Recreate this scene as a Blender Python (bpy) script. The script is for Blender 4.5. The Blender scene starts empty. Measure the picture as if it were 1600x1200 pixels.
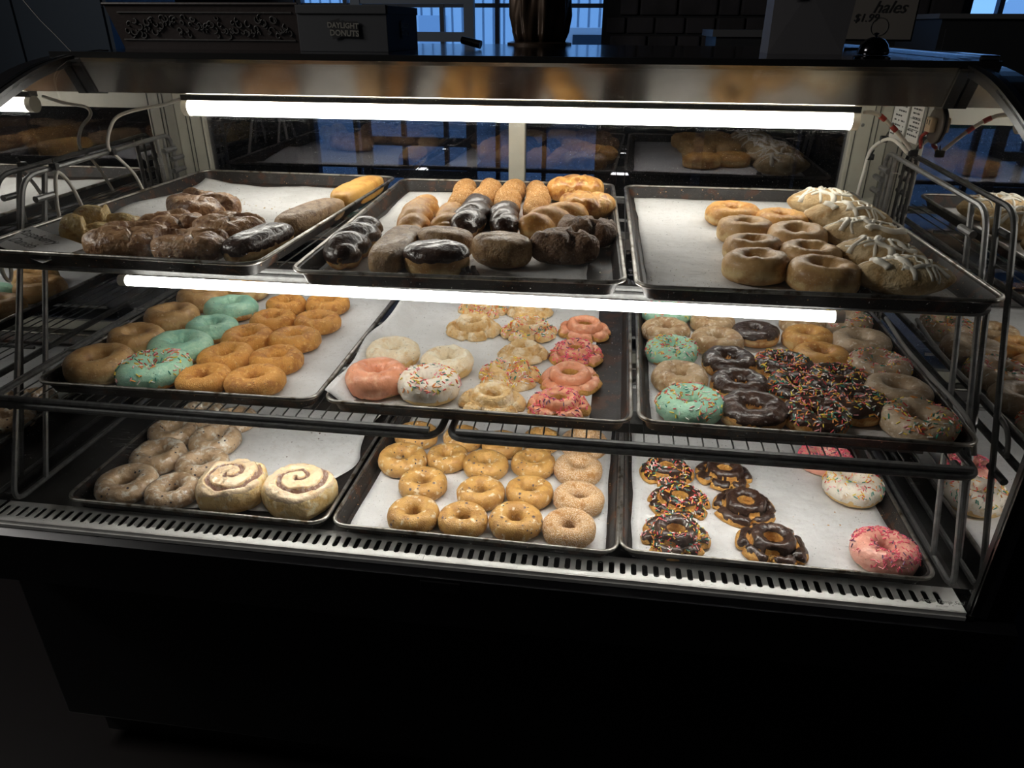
import bpy, bmesh, math, random
from mathutils import Vector, Matrix, noise
PI = math.pi
scene = bpy.context.scene
COL = scene.collection
random.seed(7)
ZO = 0.66            # height of the bottom tray rims above the room floor

# ------------------------------------------------------------------ camera, world, exposure
cd = bpy.data.cameras.new('camera')
cam = bpy.data.objects.new('camera', cd)
COL.objects.link(cam)
cd.sensor_width = 36.0
cd.lens = 1133.584 / 1600 * 36.0
cd.clip_start = 0.02
yaw, pitch, roll = -0.1351928, 0.46017426, 0.00516559
F = Vector((math.sin(yaw) * math.cos(pitch), math.cos(yaw) * math.cos(pitch), -math.sin(pitch)))
Rv = Vector((math.cos(yaw), -math.sin(yaw), 0))
Uv = Rv.cross(F)
R2 = Rv * math.cos(roll) + Uv * math.sin(roll)
U2 = -Rv * math.sin(roll) + Uv * math.cos(roll)
mw = Matrix((R2, U2, -F)).transposed().to_4x4()
mw.translation = Vector((0.18436, -0.87669, 0.70774 + ZO))
cam.matrix_world = mw
scene.camera = cam
scene.view_settings.view_transform = 'Standard'
scene.view_settings.look = 'None'
scene.view_settings.gamma = 1.0
scene.view_settings.use_curve_mapping = False
scene.view_settings.exposure = 0.0
world = bpy.data.worlds.new('world')
scene.world = world
world.use_nodes = True
wb = world.node_tree.nodes['Background']
wb.inputs[0].default_value = (0.17, 0.38, 0.78, 1)      # blue early-morning sky
wb.inputs[1].default_value = 1.7
LAMP_TOP, LAMP_MID, LAMP_LOW = 15.5, 17.0, 43.0

# added fill light for the case front and top, high under the ceiling
al = bpy.data.lights.new('room_fill', 'AREA')
al.shape, al.size, al.size_y, al.energy, al.color = 'RECTANGLE', .9, .9, 46.0, (1.0, .96, .90)
ro = bpy.data.objects.new('room_fill', al)
COL.objects.link(ro)
ro.location = (-2.6, -.25, 1.95)
ro.rotation_euler = (Vector((-2.6, -.25, 1.95)) - Vector((0, .2, 1.05))).to_track_quat('Z', 'Y').to_euler()

# ------------------------------------------------------------------ materials
MATS = {}


class N:
    """small node helper"""
    def __init__(s, m):
        s.t = m.node_tree
        s.n = s.t.nodes
        s.x = 0

    def new(s, typ, **kw):
        n = s.n.new(typ)
        for k, v in kw.items():
            setattr(n, k, v)
        return n

    def link(s, a, b):
        s.t.links.new(a, b)

    def coords(s, jitter=True):
        tc = s.new('ShaderNodeTexCoord')
        if not jitter:
            return tc.outputs['Object']
        oi = s.new('ShaderNodeObjectInfo')
        mu = s.new('ShaderNodeMath', operation='MULTIPLY')
        mu.inputs[1].default_value = 7.3
        s.link(oi.outputs['Random'], mu.inputs[0])
        ad = s.new('ShaderNodeVectorMath', operation='ADD')
        s.link(tc.outputs['Object'], ad.inputs[0])
        s.link(mu.outputs[0], ad.inputs[1])
        return ad.outputs[0]

    def noise(s, co, scale, detail=3, rough=.55, dist=0):
        n = s.new('ShaderNodeTexNoise')
        n.inputs['Scale'].default_value = scale
        n.inputs['Detail'].default_value = detail
        n.inputs['Roughness'].default_value = rough
        n.inputs['Distortion'].default_value = dist
        s.link(co, n.inputs['Vector'])
        return n.outputs['Fac']

    def ramp(s, fac, lo, hi):
        r = s.new('ShaderNodeMapRange')
        r.inputs['From Min'].default_value = lo
        r.inputs['From Max'].default_value = hi
        s.link(fac, r.inputs['Value'])
        return r.outputs[0]

    def mix(s, fac, a, b):
        m = s.new('ShaderNodeMix', data_type='RGBA')
        for sock, v in ((m.inputs['Factor'], fac), (m.inputs[6], a), (m.inputs[7], b)):
            if hasattr(v, 'default_value') or hasattr(v, 'links'):
                s.link(v, sock)
            elif isinstance(v, (int, float)):
                sock.default_value = v
            else:
                sock.default_value = (*v, 1)
        return m.outputs[2]


def M(name, base, rough=.5, metal=0., coat=0., var=None, specks=(), bump=None, bump2=None, band=None, sub=0., spec=.5):
    """principled material; var = (colour, scale, lo, hi), specks = [(colour, cell scale, radius, share)], bump = (scale, strength)"""
    m = bpy.data.materials.new(name)
    m.use_nodes = True
    h = N(m)
    b = h.n['Principled BSDF']
    b.inputs['Roughness'].default_value = rough
    b.inputs['Metallic'].default_value = metal
    b.inputs['Coat Weight'].default_value = coat
    b.inputs['Coat Roughness'].default_value = .12
    b.inputs['Specular IOR Level'].default_value = spec
    if sub:
        b.inputs['Subsurface Weight'].default_value = sub
        b.inputs['Subsurface Radius'].default_value = (.004, .002, .001)
    co = h.coords()
    col = base
    if band:                                   # paler unfried ring round the waist
        tc = h.new('ShaderNodeTexCoord')
        sp = h.new('ShaderNodeSeparateXYZ')
        h.link(tc.outputs['Object'], sp.inputs[0])
        nz = h.noise(co, 60, 2)
        ad = h.new('ShaderNodeMath', operation='MULTIPLY_ADD')
        h.link(nz, ad.inputs[0])
        ad.inputs[1].default_value = .008
        h.link(sp.outputs[2], ad.inputs[2])
        sb = h.new('ShaderNodeMath', operation='SUBTRACT')
        h.link(ad.outputs[0], sb.inputs[0])
        sb.inputs[1].default_value = band[1] + .004
        ab = h.new('ShaderNodeMath', operation='ABSOLUTE')
        h.link(sb.outputs[0], ab.inputs[0])
        col = h.mix(h.ramp(ab.outputs[0], .0015, band[2]), band[0], base)
    if var:
        vs = var if isinstance(var, list) else [var]
        for c2, sc, lo, hi in vs:
            col = h.mix(h.ramp(h.noise(co, sc, 4), lo, hi), col, c2)
    for c2, sc, rad, share in specks:
        vo = h.new('ShaderNodeTexVoronoi')
        vo.inputs['Scale'].default_value = sc
        h.link(co, vo.inputs['Vector'])
        near = h.ramp(vo.outputs['Distance'], rad, rad * .6)
        sp = h.new('ShaderNodeSeparateColor')
        h.link(vo.outputs['Color'], sp.inputs[0])
        lt = h.new('ShaderNodeMath', operation='LESS_THAN')
        h.link(sp.outputs[0], lt.inputs[0])
        lt.inputs[1].default_value = share
        mu = h.new('ShaderNodeMath', operation='MULTIPLY')
        h.link(near, mu.inputs[0])
        h.link(lt.outputs[0], mu.inputs[1])
        col = h.mix(mu.outputs[0], col, c2)
    if isinstance(col, tuple):
        b.inputs['Base Color'].default_value = (*col, 1)
    else:
        h.link(col, b.inputs['Base Color'])
    prev = None
    for bp in (bump, bump2):
        if bp:
            bn = h.new('ShaderNodeBump')
            bn.inputs['Strength'].default_value = bp[1]
            bn.inputs['Distance'].default_value = bp[2] if len(bp) > 2 else .001
            h.link(h.noise(co, bp[0], 3), bn.inputs['Height'])
            if prev:
                h.link(prev, bn.inputs['Normal'])
            prev = bn.outputs[0]
    if prev:
        h.link(prev, b.inputs['Normal'])
    MATS[name] = m
    return m


def glassy(name, refl, refl_col, tint, rough=0., dust=.0, scratch=.0, fres=False):
    """thin pane: clear or tinted transmission plus a mirror share, with dust specks and scratches on the surface"""
    m = bpy.data.materials.new(name)
    m.use_nodes = True
    h = N(m)
    h.n.remove(h.n['Principled BSDF'])
    out = h.n['Material Output']
    tr = h.new('ShaderNodeBsdfTransparent')
    tr.inputs[0].default_value = (*tint, 1)
    gl = h.new('ShaderNodeBsdfGlossy')
    gl.inputs[0].default_value = (*refl_col, 1)
    gl.inputs['Roughness'].default_value = rough
    mx = h.new('ShaderNodeMixShader')
    mx.inputs[0].default_value = refl
    if fres:
        lw = h.new('ShaderNodeLayerWeight')
        lw.inputs[0].default_value = .5
        pw = h.new('ShaderNodeMath', operation='POWER')
        h.link(lw.outputs['Facing'], pw.inputs[0])
        pw.inputs[1].default_value = 5
        ma = h.new('ShaderNodeMath', operation='MULTIPLY_ADD')
        h.link(pw.outputs[0], ma.inputs[0])
        ma.inputs[1].default_value = .6
        ma.inputs[2].default_value = .025
        h.link(ma.outputs[0], mx.inputs[0])
    h.link(tr.outputs[0], mx.inputs[1])
    h.link(gl.outputs[0], mx.inputs[2])
    last = mx.outputs[0]
    if dust:
        co = h.coords(False)
        facs = []
        for sc, rad, share in ((170, .13, .28), (420, .17, .3)):
            vo = h.new('ShaderNodeTexVoronoi')
            vo.inputs['Scale'].default_value = sc
            h.link(co, vo.inputs['Vector'])
            near = h.ramp(vo.outputs['Distance'], rad, rad * .5)
            sp = h.new('ShaderNodeSeparateColor')
            h.link(vo.outputs['Color'], sp.inputs[0])
            lt = h.new('ShaderNodeMath', operation='LESS_THAN')
            h.link(sp.outputs[0], lt.inputs[0])
            lt.inputs[1].default_value = share
            mu = h.new('ShaderNodeMath', operation='MULTIPLY')
            h.link(near, mu.inputs[0])
            h.link(lt.outputs[0], mu.inputs[1])
            facs.append(mu.outputs[0])
        if scratch:                              # long thin hairline scratches, two directions
            for rot, sc in ((.5, 26), (-1.1, 21), (1.9, 17)):
                mp = h.new('ShaderNodeMapping')
                mp.inputs['Rotation'].default_value = (.3 * rot, rot * .6, rot)
                mp.inputs['Scale'].default_value = (1, 26, 26)
                h.link(co, mp.inputs[0])
                nz = h.noise(mp.outputs[0], sc * .5, 0)
                a = h.new('ShaderNodeMath', operation='SUBTRACT')
                h.link(nz, a.inputs[0])
                a.inputs[1].default_value = .5
                ab = h.new('ShaderNodeMath', operation='ABSOLUTE')
                h.link(a.outputs[0], ab.inputs[0])
                line = h.ramp(ab.outputs[0], .006, .001)
                gate = h.ramp(h.noise(co, 14 + rot * 3, 2), .66, .72)
                mu = h.new('ShaderNodeMath', operation='MULTIPLY')
                h.link(line, mu.inputs[0])
                h.link(gate, mu.inputs[1])
                m2 = h.new('ShaderNodeMath', operation='MULTIPLY')
                h.link(mu.outputs[0], m2.inputs[0])
                m2.inputs[1].default_value = scratch
                facs.append(m2.outputs[0])
        f = facs[0]
        for g in facs[1:]:
            mm = h.new('ShaderNodeMath', operation='MAXIMUM')
            h.link(f, mm.inputs[0])
            h.link(g, mm.inputs[1])
            f = mm.outputs[0]
        haze = h.ramp(h.noise(co, 5, 4, .7), .45, .9)
        hz = h.new('ShaderNodeMath', operation='MULTIPLY_ADD')
        h.link(haze, hz.inputs[0])
        hz.inputs[1].default_value = .05
        h.link(f, hz.inputs[2])
        fm = h.new('ShaderNodeMath', operation='MULTIPLY')
        h.link(hz.outputs[0], fm.inputs[0])
        fm.inputs[1].default_value = dust
        df = h.new('ShaderNodeBsdfDiffuse')
        df.inputs[0].default_value = (.8, .8, .8, 1)
        tl = h.new('ShaderNodeBsdfTranslucent')
        tl.inputs[0].default_value = (.8, .8, .8, 1)
        ds = h.new('ShaderNodeMixShader')
        h.link(df.outputs[0], ds.inputs[1])
        h.link(tl.outputs[0], ds.inputs[2])
        m3 = h.new('ShaderNodeMixShader')
        h.link(fm.outputs[0], m3.inputs[0])
        h.link(last, m3.inputs[1])
        h.link(ds.outputs[0], m3.inputs[2])
        last = m3.outputs[0]
    h.link(last, out.inputs[0])
    MATS[name] = m
    return m


def emit(name, col, strength):
    m = bpy.data.materials.new(name)
    m.use_nodes = True
    h = N(m)
    b = h.n['Principled BSDF']
    b.inputs['Base Color'].default_value = (*col, 1)
    b.inputs['Emission Color'].default_value = (*col, 1)
    b.inputs['Emission Strength'].default_value = strength
    MATS[name] = m
    return m


WARM = (1.0, .97, .91)
emit('lamp_top', WARM, LAMP_TOP)
emit('lamp_mid', WARM, LAMP_MID)
emit('lamp_low', WARM, LAMP_LOW)
# doughs
M('cake_dough', (.68, .31, .06), .6, coat=.08, var=[((.50, .19, .03), 55, .50, .62), ((.82, .46, .14), 170, .56, .66)], bump=(520, .8, .0022), bump2=(75, .4, .003))
M('yeast_glaze', (.60, .36, .145), 0.52, coat=0.07, var=[((.42, .22, .075), 36, .48, .62), ((.72, .52, .30), 240, .60, .68)], bump=(65, .45, .0035), bump2=(300, .3, .001), band=((.74, .54, .26), .013, .008))
M('yeast_pale', (.50, .34, .18), 0.5, coat=0.12, var=[((.36, .20, .085), 48, .48, .60), ((.68, .54, .38), 120, .54, .64)], bump=(80, .7, .004), bump2=(300, .4, .0012), band=((.58, .38, .17), .010, .006))
M('yeast_white', (.53, .40, .27), 0.52, coat=0.1, var=[((.38, .25, .14), 34, .48, .62), ((.70, .60, .48), 160, .55, .66)], bump=(70, .5, .0035), bump2=(300, .3, .001))
M('yeast_gold', (.66, .34, .09), 0.5, coat=0.1, var=[((.50, .21, .045), 40, .48, .62), ((.80, .52, .20), 170, .57, .66)], bump=(70, .5, .0035), band=((.78, .55, .25), .013, .008))
M('dough_side', (.62, .30, .08), .6, var=((.46, .19, .04), 70, .46, .62), bump=(330, .7, .002), band=((.80, .55, .24), .013, .006))
M('dough_cream', (.76, .53, .23), .55, var=((.62, .36, .11), 50, .5, .66), bump=(200, .5, .0015))
M('blueberry_dough', (.60, .335, .095), .5, coat=.15, var=[((.46, .23, .06), 50, .47, .6), ((.76, .62, .42), 85, .58, .66)], specks=[((.03, .025, .04), 150, .30, .14), ((.12, .08, .09), 75, .26, .16)], bump=(420, .7, .002), bump2=(70, .3, .003))
M('blueberry_glaze', (.56, .40, .25), .4, coat=.35, var=[((.40, .26, .14), 60, .46, .58), ((.74, .68, .58), 90, .53, .64)], specks=[((.03, .025, .04), 130, .30, .2)], bump=(120, .7, .003), bump2=(60, .3, .003))
M('sugared_dough', (.62, .33, .12), .85, var=[((.90, .72, .52), 620, .50, .56), ((.48, .22, .06), 60, .55, .7)], bump=(620, 1., .003), bump2=(70, .5, .004))
M('cinnamon_sugar', (.60, .31, .10), .85, var=[((.34, .14, .04), 520, .52, .60), ((.84, .58, .32), 300, .56, .64)], bump=(560, 1., .003), bump2=(80, .5, .004))
M('of_dough', (.72, .48, .21), .55, coat=.12, var=[((.60, .32, .09), 70, .52, .64), ((.84, .70, .48), 46, .50, .62)], bump=(260, .8, .003), bump2=(90, .6, .004))
M('of_side', (.62, .33, .08), .65, var=((.46, .2, .04), 100, .46, .62), bump=(300, .8, .003))
M('choc_icing', (.036, .016, .010), .34, coat=.35, var=[((.070, .036, .024), 50, .50, .62)], bump=(85, .7, .005), bump2=(30, .4, .006))
M('mint_icing', (.36, .63, .45), .5, coat=.12, var=[((.46, .70, .50), 220, .50, .62), ((.28, .56, .42), 45, .48, .62)], bump=(150, .5, .003), bump2=(45, .5, .004))
M('pink_icing', (.78, .32, .175), .42, coat=.2, var=[((.88, .46, .28), 70, .52, .64), ((.66, .23, .11), 34, .52, .66)], bump=(85, .6, .004))
M('rose_icing', (.80, .36, .27), .42, coat=.2, var=[((.88, .48, .38), 70, .52, .64)], bump=(85, .6, .004))
M('vanilla_icing', (.82, .68, .46), .55, coat=.08, var=[((.88, .80, .62), 80, .48, .62), ((.72, .50, .26), 50, .58, .7)], bump=(170, .6, .003), bump2=(60, .5, .003))
M('white_icing', (.80, .73, .62), .45, coat=.2, var=((.66, .52, .34), 70, .54, .68), bump=(90, .5, .003))
M('drizzle_icing', (.84, .79, .68), .45, coat=.2)
M('maple_glaze', (.50, .32, .165), 0.5, coat=0.08, var=[((.30, .17, .08), 70, .47, .62), ((.62, .46, .30), 330, .58, .68)], bump=(100, .7, .004), bump2=(400, .5, .0015), band=((.52, .34, .16), .014, .008))
M('danish_glaze', (.48, .265, .125), 0.46, coat=0.15, var=[((.23, .10, .04), 44, .48, .58), ((.62, .42, .25), 90, .56, .66)], specks=[((.80, .72, .62), 260, .24, .10)], bump=(70, 1., .006), bump2=(260, .5, .002))
M('croissant_gold', (.64, .32, .08), .4, coat=.28, var=[((.34, .12, .025), 38, .50, .64), ((.80, .52, .20), 100, .55, .66)], bump=(70, .8, .005))
M('knot_pastry', (.64, .45, .17), .6, coat=.1, var=[((.40, .20, .05), 50, .52, .64), ((.78, .64, .36), 110, .53, .64)], bump=(90, 1., .006))
M('fritter_glaze', (.24, .13, .065), 0.6, coat=0.04, var=[((.14, .065, .03), 55, .48, .6), ((.34, .22, .13), 300, .56, .68)], bump=(90, 1., .007), bump2=(320, .7, .002))
M('turnover_dough', (.54, .38, .19), .65, var=[((.44, .26, .10), 50, .50, .64), ((.72, .56, .34), 40, .48, .6)], bump=(80, .9, .005), bump2=(330, .6, .002))
M('turnover_filling', (.07, .03, .018), .3, coat=.4, bump=(140, .8, .003))
M('bar_gold', (.70, .39, .10), .5, coat=.15, var=((.56, .26, .05), 44, .48, .64), bump=(90, .5, .003))
M('lemon_cream', (.85, .74, .16), .3, coat=.3)
M('roll_dough', (.78, .56, .26), .55, coat=.1, var=[((.64, .38, .11), 30, .50, .66), ((.86, .74, .48), 70, .52, .64)], bump=(90, .7, .004))
M('roll_cinnamon', (.34, .20, .15), .45, coat=.25, var=((.58, .46, .40), 150, .50, .62), bump=(170, .9, .003))
M('roll_icing', (.82, .63, .41), .36, coat=.35, var=[((.80, .54, .30), 44, .52, .66), ((.60, .48, .42), 90, .60, .7)], bump=(70, .7, .005))
for nm, c in (('white', (.88, .85, .80)), ('red', (.72, .07, .07)), ('orange', (.92, .34, .07)), ('yellow', (.90, .70, .08)), ('green', (.04, .26, .19)), ('pink', (.90, .38, .40)), ('hotpink', (.92, .13, .22)), ('purple', (.13, .06, .16))):
    M('sprinkle_' + nm, c, .45)
# metals, paper, case
M('pan_metal', (.019, .016, .0148), .5, .0, var=[((.034, .031, .029), 24, .52, .66), ((.060, .026, .014), 38, .54, .62)], spec=.3, specks=[((.42, .24, .11), 190, .26, .06)], bump=(260, .3, .001))
M('pan_rim', (.30, .285, .26), .38, .9, var=[((.10, .075, .05), 50, .50, .64), ((.46, .44, .41), 18, .5, .66)], bump=(200, .3, .001))
M('parchment', (.66, .66, .66), .75, var=[((.57, .57, .565), 10, .46, .62), ((.60, .59, .58), 120, .56, .64)], bump=(45, .5, .003), bump2=(12, .8, .008))
M('wire_steel', (.17, .172, .17), .5, .4, var=((.12, .12, .118), 90, .45, .65))
M('frame_steel', (.20, .20, .198), .42, .6, var=((.14, .14, .138), 60, .45, .65))
M('brushed_steel', (.40, .385, .36), .17, 1.0, var=((.32, .305, .28), 12, .4, .7))
M('deck_steel', (.115, .11, .105), .4, .9, var=((.09, .085, .08), 20, .4, .7))
M('vent_steel', (.72, .715, .69), .45, .15, var=((.64, .63, .61), 30, .45, .65))
M('cavity_black', (.006, .006, .006), .7)
M('fascia_black', (.012, .012, .014), .28, .3, spec=.4)
M('base_black', (.007, .007, .008), .5, spec=.2)
M('gasket_black', (.01, .01, .01), .3)
M('top_steel', (.16, .17, .19), .12, 1.0)
M('end_trim_steel', (.30, .32, .35), .22, 1.0)
M('cream_enamel', (.36, .35, .295), .45, var=((.31, .30, .25), 16, .4, .7))
M('ceiling_enamel', (.62, .60, .52), .4)
M('groove_dark', (.05, .05, .045), .5)
M('cable_white', (.62, .60, .55), .5)
M('cable_grey', (.26, .25, .24), .5)
M('tie_black', (.01, .01, .01), .5)
M('tape_red', (.42, .05, .04), .5)
M('lamp_cap', (.80, .76, .66), .4)
M('label_paper', (.62, .62, .60), .6)
M('ink', (.02, .02, .02), .6)
M('card_paper', (.70, .70, .70), .5)
M('box_card', (.036, .038, .044), .7)
M('logo_dark', (.006, .006, .007), .6)
M('logo_light', (.20, .19, .165), .6)
M('dark_wood', (.022, .013, .011), .5, var=((.022, .013, .011), 40, .4, .7), bump=(120, .4))
M('carved_relief', (.036, .032, .030), .6, bump=(200, .5))
M('bronze', (.07, .045, .03), .35, .6, var=((.03, .02, .014), 20, .4, .7))
M('bell_metal', (.05, .05, .055), .1, 1.)
M('bag_paper', (.075, .072, .078), .7, bump=(30, .3, .002))
M('sign_card', (.15, .135, .12), .7)
M('stone', (.05, .045, .05), .9, var=((.03, .028, .03), 6, .4, .7))
M('mortar', (.02, .02, .022), .9)
M('wall_dark', (.055, .06, .075), .8)
M('wall_blue', (.06, .08, .11), .8)
M('floor_dark', (.012, .010, .010), .3, bump=(8, .2, .003))
M('ceiling_dark', (.05, .05, .05), .9)
M('furniture_black', (.02, .021, .024), .5)
M('furniture_edge', (.10, .10, .105), .4)
M('window_frame', (.03, .05, .09), .5)
M('rack_paint', (.10, .13, .18), .5)
M('asphalt', (.55, .57, .60), .9, var=((.4, .42, .44), 1.5, .4, .7))
M('grass', (.10, .22, .10), .9, var=((.06, .16, .07), 6, .4, .7))
M('siding', (.75, .80, .84), .8)
M('siding_dark', (.52, .58, .66), .8)
M('car_paint', (.55, .58, .6), .3, .3)
M('car_glass', (.03, .04, .05), .1)
M('rubber', (.01, .01, .01), .8)
M('outlet_plate', (.075, .06, .05), .4)
M('outlet_cream', (.60, .48, .34), .4)
glassy('front_glass', .05, (1, 1, 1), (.975, .98, .975), dust=.36, scratch=1.5, fres=True)
glassy('rear_glass', .15, (.55, .55, .60), (.45, .45, .47), dust=.22, scratch=.8)
glassy('mirror_glass', .86, (.70, .70, .70), (.12, .12, .13), rough=.015, dust=.10, scratch=.6)
glassy('window_pane', .05, (1, 1, 1), (.95, .97, 1), fres=True)
glassy('lamp_cover', .10, (1, 1, 1), (.85, .85, .85), rough=.15)

# ------------------------------------------------------------------ object helpers


def mesh(name, verts, faces, mats, mi=None, smooth=True):
    me = bpy.data.meshes.new(name)
    me.from_pydata([tuple(v) for v in verts], [], faces)
    for m in (mats if isinstance(mats, (list, tuple)) else [mats]):
        me.materials.append(MATS[m])
    if mi:
        me.polygons.foreach_set('material_index', mi)
    me.polygons.foreach_set('use_smooth', [bool(smooth)] * len(me.polygons))
    me.validate()
    me.update()
    return me


def link(name, me, parent=None, loc=(0, 0, 0), rot=(0, 0, 0), sc=(1, 1, 1)):
    o = bpy.data.objects.new(name, me)
    COL.objects.link(o)
    o.location = loc
    o.rotation_euler = rot
    o.scale = sc
    if parent:
        o.parent = parent
    return o


def tag(o, label=None, cat=None, group=None, kind=None):
    for k, v in (('label', label), ('category', cat), ('group', group), ('kind', kind)):
        if v:
            o[k] = v
    return o


def empty(name, loc=(0, 0, 0), rz=0):
    return link(name, None, None, loc, (0, 0, rz))


class MB:
    """collects simple solids into one mesh"""
    def __init__(s):
        s.v, s.f, s.mi, s.cur = [], [], [], 0

    def add(s, vs, fs):
        k = len(s.v)
        s.v += [tuple(v) for v in vs]
        s.f += [tuple(i + k for i in f) for f in fs]
        s.mi += [s.cur] * len(fs)
        return s

    def box(s, x0, x1, y0, y1, z0, z1, bev=0):
        if bev:
            b = min(bev, (x1 - x0) / 3, (y1 - y0) / 3, (z1 - z0) / 3)
            bm = bmesh.new()
            bmesh.ops.create_cube(bm, size=1)
            for v in bm.verts:
                v.co = Vector(((x0 + x1) / 2 + v.co.x * (x1 - x0), (y0 + y1) / 2 + v.co.y * (y1 - y0), (z0 + z1) / 2 + v.co.z * (z1 - z0)))
            bmesh.ops.bevel(bm, geom=bm.edges[:] + bm.verts[:], offset=b, segments=2, affect='EDGES', profile=.6)
            bm.verts.index_update()
            s.add([v.co for v in bm.verts], [[v.index for v in f.verts] for f in bm.faces])
            bm.free()
            return s
        v = [(x, y, z) for z in (z0, z1) for y in (y0, y1) for x in (x0, x1)]
        return s.add(v, [(0, 2, 3, 1), (4, 5, 7, 6), (0, 1, 5, 4), (2, 6, 7, 3), (0, 4, 6, 2), (1, 3, 7, 5)])

    def tube(s, pts, r, n=8, closed=False, caps=True):
        P = [Vector(p) for p in pts]
        m = len(P)
        rr = r if isinstance(r, (list, tuple)) else [r] * m
        vs, fs = [], []
        up = None
        for i in range(m):
            a = P[i - 1] if (i > 0 or closed) else P[i]
            b = P[(i + 1) % m] if (i < m - 1 or closed) else P[i]
            d = (b - a).normalized()
            if up is None:
                up = Vector((0, 0, 1)) if abs(d.z) < .9 else Vector((1, 0, 0))
            x = up.cross(d)
            if x.length < 1e-5:
                x = Vector((0, 1, 0)).cross(d)
            x.normalize()
            up = d.cross(x).normalized()
            for k in range(n):
                a2 = 2 * PI * k / n
                vs.append(P[i] + (x * math.cos(a2) + up * math.sin(a2)) * rr[i])
        for i in range(m if closed else m - 1):
            j = (i + 1) % m
            for k in range(n):
                l = (k + 1) % n
                fs.append((i * n + k, i * n + l, j * n + l, j * n + k))
        if caps and not closed:
            fs.append(tuple(range(n))[::-1])
            fs.append(tuple((m - 1) * n + k for k in range(n)))
        return s.add(vs, fs)

    def lathe(s, prof, n=24, c=(0, 0, 0), fold=None):
        vs, fs = [], []
        for i, (r, z) in enumerate(prof):
            for k in range(n):
                a = 2 * PI * k / n
                q = r * (1 + (fold(a, z) if fold else 0))
                vs.append((c[0] + q * math.cos(a), c[1] + q * math.sin(a), c[2] + z))
        for i in range(len(prof) - 1):
            for k in range(n):
                l = (k + 1) % n
                fs.append((i * n + k, i * n + l, (i + 1) * n + l, (i + 1) * n + k))
        fs.append(tuple(range(n))[::-1])
        fs.append(tuple((len(prof) - 1) * n + k for k in range(n)))
        return s.add(vs, fs)

    def build(s, name, mats, parent=None, smooth=False, recentre=True, kind=None):
        v = s.v
        loc = (0, 0, 0)
        if parent is None and recentre:
            xs, ys, zs = zip(*v)
            loc = ((min(xs) + max(xs)) / 2, (min(ys) + max(ys)) / 2, min(zs))
            v = [(a - loc[0], b - loc[1], c - loc[2]) for a, b, c in v]
        me = mesh(name, v, s.f, mats, s.mi, smooth)
        if smooth == 'auto':
            me.set_sharp_from_angle(angle=.6)
        o = link(name, me, parent, loc)
        if kind:
            o['kind'] = kind
        return o


def arc(p, r, steps=6, closed=False):
    """polyline with rounded corners"""
    P = [Vector(q) for q in p]
    out = []
    m = len(P)
    for i in range(m):
        if not closed and i in (0, m - 1):
            out.append(P[i])
            continue
        a, b, c = P[i - 1], P[i], P[(i + 1) % m]
        ra = min(r, (a - b).length * .45, (c - b).length * .45)
        s = b + (a - b).normalized() * ra
        e = b + (c - b).normalized() * ra
        for k in range(steps + 1):
            t = k / steps
            out.append(s * (1 - t) ** 2 + b * 2 * t * (1 - t) + e * t * t)
    return out


def bez(p, n=8):
    """smooth curve through the points (Catmull-Rom)"""
    P = [Vector(q) for q in p]
    out = []
    for i in range(len(P) - 1):
        a, b, c, d = P[max(i - 1, 0)], P[i], P[i + 1], P[min(i + 2, len(P) - 1)]
        for k in range(n):
            t = k / n
            out.append(.5 * ((2 * b) + (c - a) * t + (2 * a - 5 * b + 4 * c - d) * t * t + (3 * b - a - 3 * c + d) * t ** 3))
    out.append(P[-1])
    return out


def text(name, s, size, mat, parent, loc, rot, shear=0., ext=.0002, bold=0.):
    c = bpy.data.curves.new(name, 'FONT')
    c.body = s
    c.size = size
    c.shear = shear
    c.extrude = ext
    c.offset = bold
    c.align_x = 'CENTER'
    c.align_y = 'CENTER'
    c.materials.append(MATS[mat])
    c.resolution_u = 3
    t = link(name, c)
    bpy.context.view_layer.update()
    me = bpy.data.meshes.new_from_object(t.evaluated_get(bpy.context.evaluated_depsgraph_get()))
    bpy.data.objects.remove(t)
    me.name = name
    return link(name, me, parent, loc, rot)


def fbm(x, y, z, o=3):
    return noise.fractal(Vector((x, y, z)), 1.0, 2.0, o)

# ------------------------------------------------------------------ the room (structure)
XL, XR = -0.807, 0.725        # inner faces of the case's end glasses


def wpos(o):
    v = Vector((0, 0, 0))
    while o:
        v += Vector(o.location)
        o = o.parent
    return v


def part(mb, name, mats, parent, smooth=False, kind=None):
    """mesh given in room coordinates, attached to its thing"""
    me = mesh(name, mb.v, mb.f, mats, mb.mi, smooth)
    if smooth == 'auto':
        me.polygons.foreach_set('use_smooth', [True] * len(me.polygons))
        me.set_sharp_from_angle(angle=.6)
    o = link(name, me, parent, tuple(-wpos(parent)))
    if kind:
        o['kind'] = kind
    return o


FLZ, CLZ = -ZO, 2.1
XW0, XW1, YW0, YW1 = -3.6, 3.6, -2.6, 4.2


def structure(mb, name, mat):
    o = mb.build(name, mat)
    o['kind'] = 'structure'
    return o


structure(MB().box(XW0 - .1, XW1 + .1, YW0 - .1, YW1 + .1, FLZ - .1, FLZ), 'floor', 'floor_dark')
structure(MB().box(XW0 - .1, XW1 + .1, YW0 - .1, YW1 + .1, CLZ, CLZ + .1), 'ceiling', 'ceiling_dark')
structure(MB().box(XW0 - .1, XW0, YW0, YW1, FLZ, CLZ), 'wall_left', 'wall_dark')
structure(MB().box(XW1, XW1 + .1, YW0, YW1, FLZ, CLZ), 'wall_right', 'wall_dark')
structure(MB().box(XW0, XW1, YW0 - .1, YW0, FLZ, CLZ), 'wall_front', 'wall_dark')
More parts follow.
